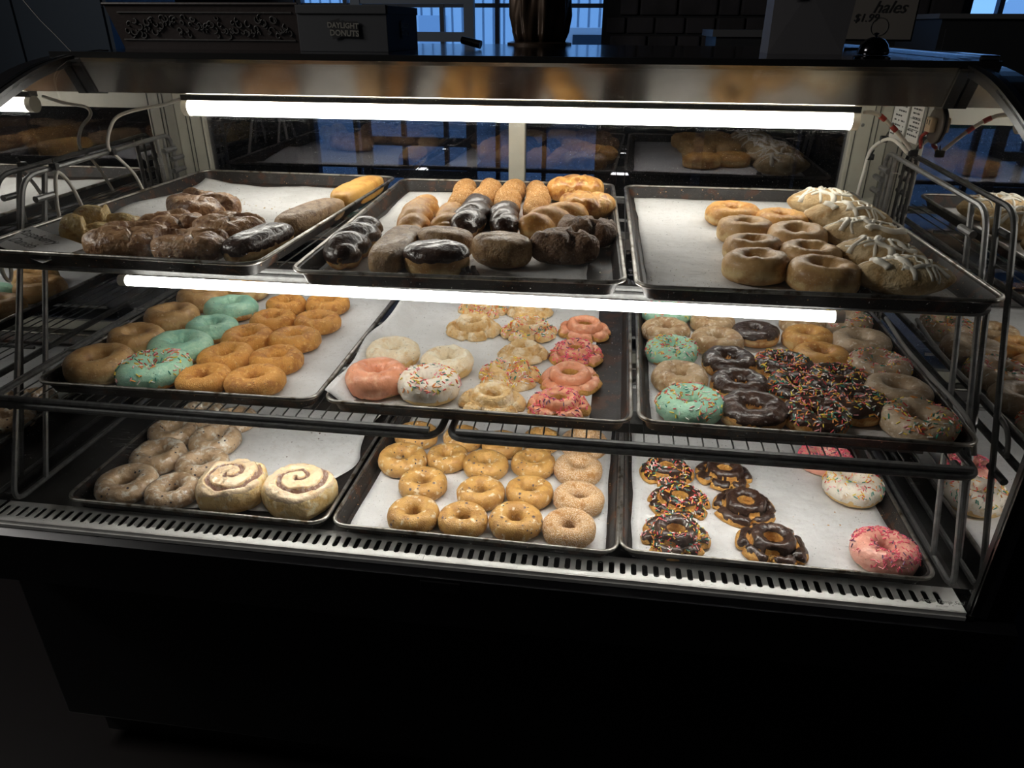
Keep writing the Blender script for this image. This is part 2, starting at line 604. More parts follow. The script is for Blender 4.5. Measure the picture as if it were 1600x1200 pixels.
# the far wall, pierced by a wide shop window and a smaller window on the right
WA, WB = (-1.95, 0.09), (2.16, 3.3)
wl = MB().box(XW0, WA[0], YW1, YW1 + .14, FLZ, CLZ).box(WA[0], WA[1], YW1, YW1 + .14, FLZ, FLZ + .12)
wl.box(WA[0], WA[1], YW1, YW1 + .14, 1.85, CLZ).box(WA[1], WB[0], YW1, YW1 + .14, FLZ, CLZ)
wl.box(WB[0], WB[1], YW1, YW1 + .14, FLZ, .735).box(WB[0], WB[1], YW1, YW1 + .14, 1.85, CLZ).box(WB[1], XW1, YW1, YW1 + .14, FLZ, CLZ)
structure(wl, 'wall_back', 'wall_blue')


def shop_window(n, x0, x1, z0, z1, vs, hs):
    root = empty('window_%d' % n, ((x0 + x1) / 2, YW1 + .07, z0))
    root['kind'] = 'structure'
    m = MB()
    t = .035
    m.box(x0, x0 + t, YW1 + .03, YW1 + .10, z0, z1).box(x1 - t, x1, YW1 + .03, YW1 + .10, z0, z1)
    m.box(x0, x1, YW1 + .03, YW1 + .10, z0, z0 + t).box(x0, x1, YW1 + .03, YW1 + .10, z1 - t, z1)
    part(m, 'frame', 'window_frame', root)
    for x in vs:
        part(MB().box(x - .014, x + .014, YW1 + .04, YW1 + .09, z0 + t, z1 - t), 'muntin', 'window_frame', root)
    for z in hs:
        part(MB().box(x0 + t, x1 - t, YW1 + .045, YW1 + .085, z - .012, z + .012), 'muntin', 'window_frame', root)
    xs = [x0 + t] + list(vs) + [x1 - t]
    for a, b in zip(xs, xs[1:]):
        part(MB().box(a, b, YW1 + .062, YW1 + .067, z0 + t, z1 - t), 'pane', 'window_pane', root)
    return root


shop_window(1, WA[0], WA[1], FLZ + .12, 1.85, [-1.62, -1.28, -.98, -.62, -.30], [-.2, .3, .815, 1.3])
shop_window(2, WB[0], WB[1], .735, 1.85, [2.36, 2.72], [1.2])

# outside, seen through the windows
g = tag(MB().box(-16, 18, YW1 + .2, 26, FLZ - .25, FLZ - .12).build('car_park', 'asphalt'), 'grey asphalt car park outside the shop windows', 'car park', kind='structure')
g = tag(MB().box(-16, 18, 12.5, 15.5, FLZ - .12, FLZ - .06).build('lawn_strip', 'grass'), 'green lawn strip beyond the car park outside', 'lawn', kind='structure')
bld = empty('warehouse', (-3.5, 19, FLZ - .12))
tag(bld, 'pale ribbed metal warehouse across the road behind the big window', 'building')
m = MB()
for i in range(60):
    m.box(-10 + i * .26, -10 + i * .26 + .2, 18.9, 19.1, FLZ - .1, 3.2)
part(m, 'siding', 'siding', bld, kind='stuff')
part(MB().box(-10.1, 5.7, 19.0, 24, FLZ - .1, 3.25), 'wall', 'siding_dark', bld)
part(MB().box(-4.9, -4.2, 18.86, 19.0, FLZ, .9), 'door', 'siding_dark', bld)
part(MB().box(-2.0, -1.2, 18.86, 19.0, .2, 1.0), 'window', 'siding_dark', bld)


def vehicle(name, label, x, y, L, H):
    r = empty(name, (x, y, FLZ - .12))
    tag(r, label, 'car')
    zb = FLZ - .12
    b = MB()
    prof = [(0, .35), (.02, .62), (.2, .70), (.30, 1.0), (.80, 1.0), (.97, .68), (1.0, .5), (1.0, .30), (0, .25)]
    k = len(prof)
    vs = [(x + (u - .5) * L, y + s * .85, zb + v * H) for s in (-1, 1) for u, v in prof]
    b.add(vs, [tuple(range(k)), tuple(range(k, 2 * k))[::-1]] + [(i, (i + 1) % k, (i + 1) % k + k, i + k) for i in range(k)])
    part(b, 'body', 'car_paint', r)
    part(MB().box(x - .17 * L, x + .04 * L, y - .87, y - .84, zb + .72 * H, zb + .94 * H).box(x + .07 * L, x + .27 * L, y - .87, y - .84, zb + .72 * H, zb + .94 * H), 'side_window', 'car_glass', r)
    for s in (-.3, .3):
        w = MB().lathe([(.14, -.1), (.33, -.1), (.33, .1), (.14, .1)], 20)
        w.v = [(x + s * L + a, y - .78 + c, zb + .33 + b2) for a, b2, c in w.v]
        part(w, 'wheel', 'rubber', r)
    return r


vehicle('parked_car', 'pale parked car behind the robe figure through the window', .2, 11.2, 4.2, 1.45)
vehicle('parked_van', 'white van seen through the small window at top right', 6.6, 10.5, 5.0, 2.0)

# ------------------------------------------------------------------ the display case
case = empty('display_case', (-.04, .36, -ZO))
tag(case, 'large curved-glass bakery display case with mirrored ends and glowing tubes', 'display case')
case['label'] = 'large curved-glass bakery display case with mirrored ends and lit tubes'
PROF = [(-.020, -.036), (-.020, .15), (-.020, .34), (-.014, .40), (.008, .455), (.055, .502), (.13, .545), (.20, .575), (.275, .605), (.36, .632), (.45, .647), (.55, .653)]
PR = [(p.x, p.y) for p in bez([(a, b, 0) for a, b in PROF], 3)]


def sweep_x(prof_a, prof_b, x0, x1):
    """closed shell between two profiles (y, z), from x0 to x1"""
    n = len(prof_a)
    vs = [(x, y, z) for x in (x0, x1) for pr in (prof_a, prof_b) for y, z in pr]
    f = []
    for i in range(n - 1):
        f += [(i, i + 1, 2 * n + i + 1, 2 * n + i), (n + i, 3 * n + i, 3 * n + i + 1, n + i + 1),
              (i, n + i, n + i + 1, i + 1), (2 * n + i, 2 * n + i + 1, 3 * n + i + 1, 3 * n + i)]
    f += [(0, 2 * n, 3 * n, n), (n - 1, 2 * n - 1, 4 * n - 1, 3 * n - 1)]
    return MB().add(vs, f)


def offs(pr, d):
    out = []
    for i, (y, z) in enumerate(pr):
        a, b = pr[max(i - 1, 0)], pr[min(i + 1, len(pr) - 1)]
        t = Vector((b[0] - a[0], b[1] - a[1])).normalized()
        out.append((y - t.y * d, z + t.x * d))
    return out


# base cabinet
part(MB().box(-.86, .78, .03, .76, -ZO + .09, -.15, .004), 'lower_cabinet', 'base_black', case)
part(MB().box(-.82, .74, .07, .74, -ZO, -ZO + .09), 'kick_plate', 'cavity_black', case)
fas = MB()
fas.add([(x, y, z) for x in (-.86, .78) for y, z in ((-.044, -.047), (-.030, -.041), (.02, -.041), (.02, -.155), (-.034, -.150), (-.040, -.146))],
        [(0, 1, 2, 3, 4, 5), (11, 10, 9, 8, 7, 6)] + [(i, (i + 6), (i + 1) % 6 + 6, (i + 1) % 6) for i in range(6)])
fascia = part(fas, 'front_fascia', 'fascia_black', case)
part(MB().box(-.069, -.006, -.047, -.0425, -.072, -.052, .0015), 'badge', 'base_black', fascia)
part(MB().box(XL, XR, -.014, .035, -.10, -.092).box(XL, XR, -.0285, -.024, -.10, -.033).box(XL, XR, .033, .038, -.10, -.034), 'air_duct', 'cavity_black', case)
part(MB().box(XL - .002, XR + .002, .022, .745, -.036, -.0275), 'deck', 'deck_steel', case)
# slotted vent grille: one plate per 92 rounded slots
gr = MB()
gx0, gx1, gy0, gy1, sy0, sy1, zt, zb = XL + .003, XR - .012, -.0275, .022, -.0165, .011, -.0275, -.0295
ns = 90
cw = (gx1 - .02 - gx0) / ns
for i in range(ns):
    cx = gx0 + (i + .5) * cw
    w = .0042
    outer = [(cx - cw / 2, gy0), (cx, gy0), (cx + cw / 2, gy0), (cx + cw / 2, (gy0 + sy0) / 2), (cx + cw / 2, (gy0 + gy1) / 2), (cx + cw / 2, (gy1 + sy1) / 2),
             (cx + cw / 2, gy1), (cx, gy1), (cx - cw / 2, gy1), (cx - cw / 2, (gy1 + sy1) / 2), (cx - cw / 2, (gy0 + gy1) / 2), (cx - cw / 2, (gy0 + sy0) / 2)]
    inner = [(cx - w * .75, sy0 + .0012), (cx, sy0), (cx + w * .75, sy0 + .0012), (cx + w, sy0 + .0035), (cx + w, (sy0 + sy1) / 2), (cx + w, sy1 - .0035),
             (cx + w * .75, sy1 - .0012), (cx, sy1), (cx - w * .75, sy1 - .0012), (cx - w, sy1 - .0035), (cx - w, (sy0 + sy1) / 2), (cx - w, sy0 + .0035)]
    vs = [(x, y, zt) for x, y in outer] + [(x, y, zt) for x, y in inner] + [(x, y, zb) for x, y in inner]
    fs = [(k, (k + 1) % 12, (k + 1) % 12 + 12, k + 12) for k in range(12)] + [(k + 12, (k + 1) % 12 + 12, (k + 1) % 12 + 24, k + 24) for k in range(12)]
    gr.add(vs, fs)
gr.box(gx1 - .02, gx1, gy0, gy1, zb, zt)
gr.box(gx0, gx1, gy0 - .0015, gy0 + .001, -.034, zt)
gr.box(gx0, gx1, gy0 - .004, gy0 - .0015, -.040, -.034)
part(gr, 'vent_grille', 'vent_steel', case)
part(MB().box(-.068, -.0675, gy0, sy0, zt, zt + .0003), 'grille_joint', 'groove_dark', case)

# curved front glass, gaskets and end panels
gl = part(sweep_x(offs(PR, .0), offs(PR, .004), XL + .004, XR - .004), 'front_glass', 'front_glass', case, smooth='auto')
text('stamp', 'Ardco Temp Seal', .0085, 'label_paper', gl, tuple(Vector((.681, -.0212, -.018)) - wpos(gl)), (PI / 2, 0, 0), ext=.0001)
text('stamp', 'ANSI Z97', .004, 'label_paper', gl, tuple(Vector((.683, -.0212, -.0265)) - wpos(gl)), (PI / 2, 0, 0), ext=.0001)
text('stamp', 'TEMPERED SAFETY', .004, 'label_paper', gl, tuple(Vector((.683, -.0212, -.032)) - wpos(gl)), (PI / 2, 0, 0), ext=.0001)
for sgn, X in ((-1, XL), (1, XR)):
    full = PR + [(.75, .653)]
    side = MB()
    a = [(y, z) for y, z in full]
    poly = a + [(.75, -.036)]
    n = len(poly)
    x0, x1 = (X, X + .004) if sgn > 0 else (X - .004, X)
    vs = [(x, y, z) for x in (x0, x1) for y, z in poly]
    side.add(vs, [tuple(range(n)), tuple(range(n, 2 * n))[::-1]] + [(i, (i + 1) % n, (i + 1) % n + n, i + n) for i in range(n)])
    part(side, 'end_mirror', 'mirror_glass', case)
    g0, g1 = (X - .004, X + .008) if sgn > 0 else (X - .008, X + .004)
    part(sweep_x(offs(PR, -.009), offs(PR, .007), g0, g1), 'gasket', 'gasket_black', case, smooth='auto')
    t0, t1 = (X + .008, X + .017) if sgn > 0 else (X - .017, X - .008)
    part(sweep_x(offs(PR, -.012), offs(PR, .008), t0, t1), 'edge_trim', 'end_trim_steel', case, smooth='auto')
    pn = MB()
    e0, e1 = (X + .017, X + .055) if sgn > 0 else (X - .055, X - .017)
    poly = offs(PR, .004) + [(.78, .655), (.78, -.16), (-.02, -.16)]
    n = len(poly)
    vs = [(x, y, z) for x in (e0, e1) for y, z in poly]
    pn.add(vs, [tuple(range(n)), tuple(range(n, 2 * n))[::-1]] + [(i, (i + 1) % n, (i + 1) % n + n, i + n) for i in range(n)])
    part(pn, 'end_panel', 'fascia_black', case)
    c0, c1 = (X - .018, X - .002) if sgn > 0 else (X + .002, X + .018)
    cp = MB()
    poly = [(.432, .648), (.466, .588), (.50, .585), (.50, .648)]
    vs = [(x, y, z) for x in (c0, c1) for y, z in poly]
    cp.add(vs, [(0, 1, 2, 3), (7, 6, 5, 4)] + [(i, (i + 1) % 4, (i + 1) % 4 + 4, i + 4) for i in range(4)])
    part(cp, 'canopy_cap', 'gasket_black', case)
# canopy: brushed steel face, pale underside
cf = MB()
poly = [(.438, .650), (.4405, .644), (.470, .5905), (.474, .5895), (.474, .594), (.446, .650)]
n = len(poly)
vs = [(x, y, z) for x in (XL + .003, XR - .003) for y, z in poly]
cf.add(vs, [tuple(range(n)), tuple(range(n, 2 * n))[::-1]] + [(i, (i + 1) % n, (i + 1) % n + n, i + n) for i in range(n)])
part(cf, 'canopy_face', 'brushed_steel', case)
part(MB().box(XL + .003, XR - .003, .474, .742, .5915, .597), 'canopy_ceiling', 'ceiling_enamel', case)
tp = part(MB().box(-.85, .77, .448, 1.33, .6505, .6585, .003), 'top_panel', 'top_steel', case)
part(MB().box(-.85, .77, .4455, .4495, .6475, .6600), 'front_edge', 'gasket_black', tp)
part(MB().box(.742, .772, .46, 1.33, .6585, .668, .003), 'edge_trim', 'end_trim_steel', tp)
for x in (-.78, .70):
    part(MB().box(x - .02, x + .02, 1.27, 1.31, -ZO, .6505), 'rear_leg', 'base_black', case)


def lamp(x0, x1, y, z, r, mat, caps=True, house=True):
    l = part(MB().tube([(x0 + .012, y, z), (x1 - .012, y, z)], r, 20), 'light_tube', mat, case, smooth='auto')
    if caps:
        for a, b in ((x0, x0 + .012), (x1 - .012, x1)):
            part(MB().tube([(a, y, z), (b, y, z)], r * 1.08, 20), 'end_cap', 'lamp_cap', l, smooth='auto')
    if house:
        part(MB().box(x0, x1, y - .011, y + .014, z + r * .9, z + r + .011, .002), 'tube_holder', 'brushed_steel', l)
    return l


lamp(-.648, .596, .52, .5610, .0148, 'lamp_top')
lamp(-.536, .497, .073, .3630, .0076, 'lamp_mid', house=False)
fill_tube = lamp(-.60, .56, .42, .3600, .0070, 'lamp_mid', house=False)  # unseen extra tube, added to brighten the back of the middle trays
part(MB().box(-.61, .57, .394, .446, .3690, .3705).box(-.61, .57, .394, .3955, .3520, .3690), 'lamp_shield', 'frame_steel', fill_tube)  # shield added to hide the extra tube from the camera
low = lamp(-.52, .64, .105, .1645, .0058, 'lamp_low', house=False)
part(MB().box(-.53, .65, .086, .126, .1712, .1728).box(-.53, .65, .086, .0875, .1570, .1712), 'lamp_shield', 'frame_steel', low)  # shield added so the low tube does not show between the pans

# rear door frames (cream enamel) and dark reflecting sliding panes
rf = MB()
Y0, Y1 = .742, .775
for a, b in ((XL, XL + .066), (-.046, -.011), (.652, XR)):
    rf.box(a, b, Y0, Y1, -.036, .597, .002)
rf.box(XL, XR, Y0 + .003, Y1, -.036, .0).box(XL, XR, Y0 + .003, Y1, .534, .597)
rear = part(rf, 'rear_frame', 'cream_enamel', case)
for x in (XL + .024, XL + .033, XL + .060, .660, .690, .700):
    part(MB().box(x, x + .0018, Y0 - .0012, Y0 + .002, .0, .58), 'groove', 'groove_dark', rear)
for z in (.53,):
    sc = MB().lathe([(.0035, 0), (.0035, .0015), (.002, .0022), (.0006, .0022)], 12)
    sc.v = [(.672 + a, Y0 - b2, z + c) for a, c, b2 in sc.v]
    part(sc, 'screw', 'frame_steel', rear)
for x0, x1, y in ((XL + .062, -.04, .7555), (-.018, .656, .7615)):
    part(MB().box(x0, x1, y, y + .004, -.02, .585), 'rear_pane', 'rear_glass', case)

# wire uprights at both ends with shelf pegs
for X in (XL + .024, XR - .0185):
    m = MB()
    loop = arc([(X, .62, -.020), (X, .006, -.020), (X, .226, .478), (X, .668, .490), (X, .668, -.020)], .030)
    m.tube(loop, .0045, 8)
    m.tube([(X, .083, -.020), (X, .277, .477)], .0045, 8)
    m.tube([(X, .615, -.020), (X, .615, .486)], .0045, 8)
    m.tube([(X, .640, -.020), (X, .640, .488)], .0030, 8)
    up = part(m, 'shelf_upright', 'frame_steel', case, smooth='auto')
    s = 1 if X < 0 else -1
    for y, z in ((.255, .440), (.075, .140), (.668, .44), (.645, .46), (.668, .415)):
        part(MB().tube([(X + s * .006, y - .022, z), (X + s * .006, y + .022, z)], .0055, 10), 'peg', 'frame_steel', up, smooth='auto')

# cables clipped to the uprights


def cable(pts, r, mat, ties=(), tape=()):
    P = bez(pts, 6)
    c = part(MB().tube(P, r, 8), 'cable', mat, case, smooth=True)
    for t in ties:
        q = Vector(t)
        part(MB().box(q.x - .007, q.x + .007, q.y - .005, q.y + .005, q.z - .006, q.z + .006, .002).tube([q, q + Vector((.004, -.004, .014))], .0012, 5), 'cable_tie', 'tie_black', c)
    for a, b in tape:
        part(MB().tube(P[a:b], r * 1.25, 8), 'tape', 'tape_red', c, smooth=True)
    return c


LX = XL + .030
cable([(-.66, .53, .575), (-.70, .535, .563), (-.745, .535, .556), (LX, .500, .545), (LX, .465, .525), (LX, .448, .495), (LX, .470, .470), (LX + .005, .500, .435), (LX + .004, .52, .395)], .0032, 'cable_white', ties=[(LX, .455, .484)])
cable([(LX + .004, .27, .39), (LX + .004, .275, .43), (LX + .006, .29, .474), (LX + .006, .315, .45), (LX + .004, .335, .40)], .0032, 'cable_white', ties=[(LX, .295, .484)])
cable([(LX + .01, .115, .39), (LX + .01, .113, .35), (LX + .012, .118, .336), (LX + .014, .125, .35), (LX + .014, .127, .39)], .0030, 'cable_white')
RX = XR - .016
cable([(.605, .525, .575), (.625, .53, .573), (.645, .535, .562), (.672, .535, .540), (.700, .532, .512)], .0036, 'cable_white', ties=[(.703, .532, .508)], tape=[(9, 13), (15, 18)])
cable([(.700, .545, .505), (.690, .62, .520), (.682, .69, .490), (.680, .70, .440), (.678, .705, .395)], .0034, 'cable_white', ties=[(.69, .655, .515), (.686, .70, .475)])
cable([(.698, .46, .226), (.699, .36, .214), (.700, .24, .212), (.701, .145, .214), (.702, .085, .206), (.704, .060, .175)], .0035, 'cable_grey')

# stickers and the round outlet on the right end glass
for i, (y0, y1, z0, z1) in enumerate(((.66, .735, .505, .59), (.585, .645, .515, .59))):
    st = part(MB().box(XR - .0012, XR - .0002, y0, y1, z0, z1), 'sticker', 'label_paper', case)
    rnd = random.Random(i)
    m = MB()
    k = 8
    for r in range(k):
        z = z1 - .008 - r * (z1 - z0 - .014) / k
        y = y0 + .008
        while y < y1 - .012:
            w = rnd.uniform(.003, .012)
            if rnd.random() < .8:
                m.box(XR - .0016, XR - .0012, y, y + w, z - .0028, z)
            y += w + .003
    part(m, 'print', 'ink', st)
    if i == 1:
        part(MB().box(XR - .0016, XR - .0012, y0 + .004, y1 - .004, z0 + .022, z0 + .023).box(XR - .0016, XR - .0012, y0 + .004, y1 - .004, z0 + .040, z0 + .041), 'ruled_line', 'ink', st)
pl = MB().lathe([(.031, 0), (.031, .003), (.028, .005), (.002, .005)], 28)
pl.v = [(XR - .001 - c, .515 + a, .558 + b) for a, b, c in pl.v]
pl = part(pl, 'outlet_plate', 'outlet_plate', case, smooth='auto')
ol = part(MB().box(XR - .016, XR - .006, .503, .527, .546, .570, .002), 'socket', 'outlet_cream', pl)
part(MB().box(XR - .0163, XR - .0158, .508, .511, .558, .566).box(XR - .0163, XR - .0158, .518, .521, .558, .566), 'socket_slot', 'ink', pl)
part(MB().tube(bez([(XR - .012, .520, .545), (XR - .014, .535, .535), (XR - .010, .540, .522), (XR - .013, .530, .518)], 5), .003, 6), 'wire_end', 'tape_red', pl, smooth=True)

# ------------------------------------------------------------------ wire shelves


def wire_shelf(label, x0, x1, y0, y1, zw):
    root = empty('wire_shelf', ((x0 + x1) / 2, (y0 + y1) / 2, zw - .02))
    tag(root, label, 'shelf', 'grey wire shelves under the trays')
    z = zw - .0145
    m = MB().tube(arc([(x0, y0, z), (x1, y0, z), (x1, y1, z), (x0, y1, z)], .03, closed=True), .0056, 10, closed=True)
    part(m, 'rim', 'wire_steel', root, smooth='auto')
    part(MB().tube([(x0 + .012, y0 + .001, zw - .0035), (x1 - .012, y0 + .001, zw - .0035)], .0050, 8), 'front_rail', 'wire_steel', root, smooth='auto')
    for y in (y0 + .19, y0 + .40, y1 - .012):
        part(MB().tube([(x0 + .004, y, zw - .005), (x1 - .004, y, zw - .005)], .003, 6), 'cross_rod', 'wire_steel', root, smooth='auto')
    nw = int((x1 - x0 - .03) / .0195)
    me = None
    for i in range(nw):
        x = x0 + .016 + i * (x1 - x0 - .032) / (nw - 1)
        if me is None:
            w = MB().tube([(0, .0065, -.0145), (0, .0065, -.003), (0, .0085, 0), (0, y1 - y0 - .004, 0)], .0012, 5)
            me = mesh('wire', w.v, w.f, 'wire_steel', None, True)
        link('wire', me, root, tuple(Vector((x, y0, zw)) - wpos(root)))
    return root


ZM, ZT = .2112, .4100
wire_shelf('left grey wire shelf carrying the middle row of trays', -.781, -.046, .012, .72, ZM - .0280)
wire_shelf('right grey wire shelf carrying the middle row of trays', -.030, .694, .012, .72, ZM - .0280)
wire_shelf('left grey wire shelf carrying the top row of trays', -.781, -.046, .105, .72, ZT - .0280)
wire_shelf('right grey wire shelf carrying the top row of trays', -.030, .694, .105, .72, ZT - .0280)

# ------------------------------------------------------------------ sheet pans and parchment
TW, TD = .4572, .6604
TRAYS = {'T1': (-.527, .0423, -.0214, ZT), 'T2': (-.0169, .0258, .0382, ZT), 'T3': (.448, .0284, .0216, ZT),
         'M1': (-.4592, .0191, .0125, ZM), 'M2': (.005, .021, -.003, ZM), 'M3': (.4665, .027, -.0097, ZM),
         'B1': (-.4618, .0035, -.0081, 0.), 'B2': (0., 0., -.0131, 0.), 'B3': (.4559, .0035, -.0062, 0.)}
TL = {'T1': 'top left tray', 'T2': 'top middle tray', 'T3': 'top right tray', 'M1': 'middle left tray', 'M2': 'centre tray', 'M3': 'middle right tray',
      'B1': 'bottom left tray', 'B2': 'bottom middle tray', 'B3': 'bottom right tray'}


def rrect(ins, r, z, n=5):
    """rounded rectangle inset from the pan's outline, origin at the middle of the front edge"""
    x0, x1, y0, y1 = -TW / 2 + ins, TW / 2 - ins, ins, TD - ins
    out = []
    for cx, cy, a0 in ((x1 - r, y0 + r, -PI / 2), (x1 - r, y1 - r, 0), (x0 + r, y1 - r, PI / 2), (x0 + r, y0 + r, PI)):
        for k in range(n + 1):
            a = a0 + k / n * PI / 2
            out.append((cx + r * math.cos(a), cy + r * math.sin(a), z))
    return out


def pan_mesh():
    rings = [rrect(.004, .024, -.002), rrect(.009, .022, -.004), rrect(.0145, .020, -.018), rrect(.0165, .018, -.0228), rrect(.021, .015, -.0248)]
    rings2 = [rrect(.022, .015, -.0265), rrect(.0150, .019, -.0242), rrect(.0128, .021, -.018), rrect(.0070, .023, -.004), rrect(.003, .025, -.003)]
    n = len(rings[0])
    vs, fs = [], []
    for rg in rings + rings2:
        vs += rg
    k = len(rings)
    for i in range(k - 1):
        for j in range(n):
            l = (j + 1) % n
            fs.append((i * n + j, i * n + l, (i + 1) * n + l, (i + 1) * n + j))
    fs.append(tuple((k - 1) * n + j for j in range(n)))
    for i in range(k, 2 * k - 1):
        for j in range(n):
            l = (j + 1) % n
            fs.append((i * n + j, i * n + l, (i + 1) * n + l, (i + 1) * n + j))
    fs.append(tuple(k * n + j for j in range(n))[::-1])
    me = mesh('pan', vs, fs, 'pan_metal')
    me.set_sharp_from_angle(angle=.5)
    rim = MB().tube(rrect(.0033, .0245, -.0028), .0031, 8, closed=True)
    return me, mesh('rim', rim.v, rim.f, 'pan_rim')


PAN, RIM = pan_mesh()
PLABEL = {'T1': 'dark sheet pan of danishes and long bars, top shelf left', 'T2': 'dark sheet pan of twists and knots, top shelf middle',
          'T3': 'dark sheet pan of glazed rings and iced turnovers, top shelf right', 'M1': 'dark sheet pan of cake and mint donuts, middle shelf left',
          'M2': 'dark sheet pan of old fashioned donuts, middle shelf centre', 'M3': 'dark sheet pan crowded with chocolate and glazed donuts, middle shelf right',
          'B1': 'dark sheet pan with two cinnamon rolls, bottom left', 'B2': 'dark sheet pan of blueberry and sugared donuts, bottom middle',
          'B3': 'dark sheet pan with wide empty parchment, bottom right'}
# parchment: left, right, front, back edges in pan coordinates and ragged amount
PB = {'T1': (-.200, .195, .03, .615, .014), 'T2': (-.205, .178, .016, .632, .004), 'T3': (-.206, .200, .016, .64, .003), 'M1': (-.190, .214, .016, .64, .003),
      'M2': (-.247, .166, .02, .63, .003), 'M3': (-.206, .206, .016, .64, .003), 'B1': (-.19, .200, .030, .63, .010), 'B2': (-.204, .208, .016, .64, .003), 'B3': (-.206, .205, .016, .64, .004)}
for k, (tx, ty, ta, tz) in TRAYS.items():
    root = empty('sheet_pan', (tx, ty, tz), ta)
    tag(root, PLABEL[k], 'tray', 'sheet pans in the display case')
    link('pan', PAN, root)
    link('rim', RIM, root)
    x0, x1, y0, y1, rag = PB[k]
    nx, ny = 34, 44
    vs, fs = [], []
    sd = sum(map(ord, k))
    for j in range(ny + 1):
        v = j / ny
        for i in range(nx + 1):
            u = i / nx
            xx0 = x0 + rag * fbm(v * 5, sd, 0)
            xx1 = x1 + rag * fbm(v * 4, sd, 5)
            if k == 'B1':
                xx1 -= .035 * max(0, 1 - v * 3.2) + .012 * math.sin(v * 17)
            yy0 = y0 + rag * fbm(u * 4, sd, 9) + (.02 * u if k == 'B1' else 0)
            x = xx0 + (xx1 - xx0) * u
            y = yy0 + (y1 + rag * fbm(u * 4, sd, 12) - yy0) * v
            z = -.0246 + .0011 * (1 + noise.noise(Vector((x * 11, y * 7, sd)))) + .0006 * (1 + noise.noise(Vector((x * 30, y * 12, sd))))
            if k == 'T1':
                z += .012 * max(0, u - .0) ** 0 * max(0, .16 - u) / .16 * (.6 + .4 * math.sin(v * 14)) * (v > .3) * min(1, (v - .3) * 5)
            if k == 'M2':                                  # folded up over the left rim of the pan
                q = max(0, (-.190 - x)) / .055
                if q > 0:
                    lift = min(q, 1.) * .030
                    z += lift * (.92 + .10 * math.sin(v * 21 + 1))
                    x = -.190 - .036 * q + .004 * math.sin(v * 13)
            if k == 'B1':
                z += .010 * max(0, u - .88) / .12 * (.5 + .5 * math.sin(v * 9 + 2))
            vs.append((x, y, z))
    for j in range(ny):
        for i in range(nx):
            a = j * (nx + 1) + i
            fs.append((a, a + 1, a + nx + 2, a + nx + 1))
    me = mesh('parchment', vs, fs, 'parchment')
    o = link('parchment_sheet', me, None, (tx, ty, tz), (0, 0, ta))
    md = o.modifiers.new('thickness', 'SOLIDIFY')
    md.thickness = .0003
    tag(o, 'white parchment sheet lining the ' + {'T1': 'top left tray, curled at its left edge', 'M2': 'centre tray, folded up over its left rim', 'B1': 'bottom left tray, torn along the right'}.get(k, TL[k]), 'parchment', 'parchment sheets under the pastries')

# handwritten card in the corner of the top left tray
cr = empty('price_card', (-.687, .108, ZT - .0080))
cr.rotation_euler = (.10, .06, -.42)
tag(cr, 'grey card handwritten Raspberry Danish propped in the corner of the top left tray', 'card')
w = MB().box(-.078, .078, -.036, .036, -.0005, .0005)
link('card', mesh('card', w.v, w.f, 'card_paper', None, False), cr)
text('writing', 'Raspberry', .024, 'ink', cr, (-.026, .016, .0006), (0, 0, 0), .35, .0001)
text('writing', 'Danish', .023, 'ink', cr, (-.022, -.010, .0006), (0, 0, 0), .35, .0001)

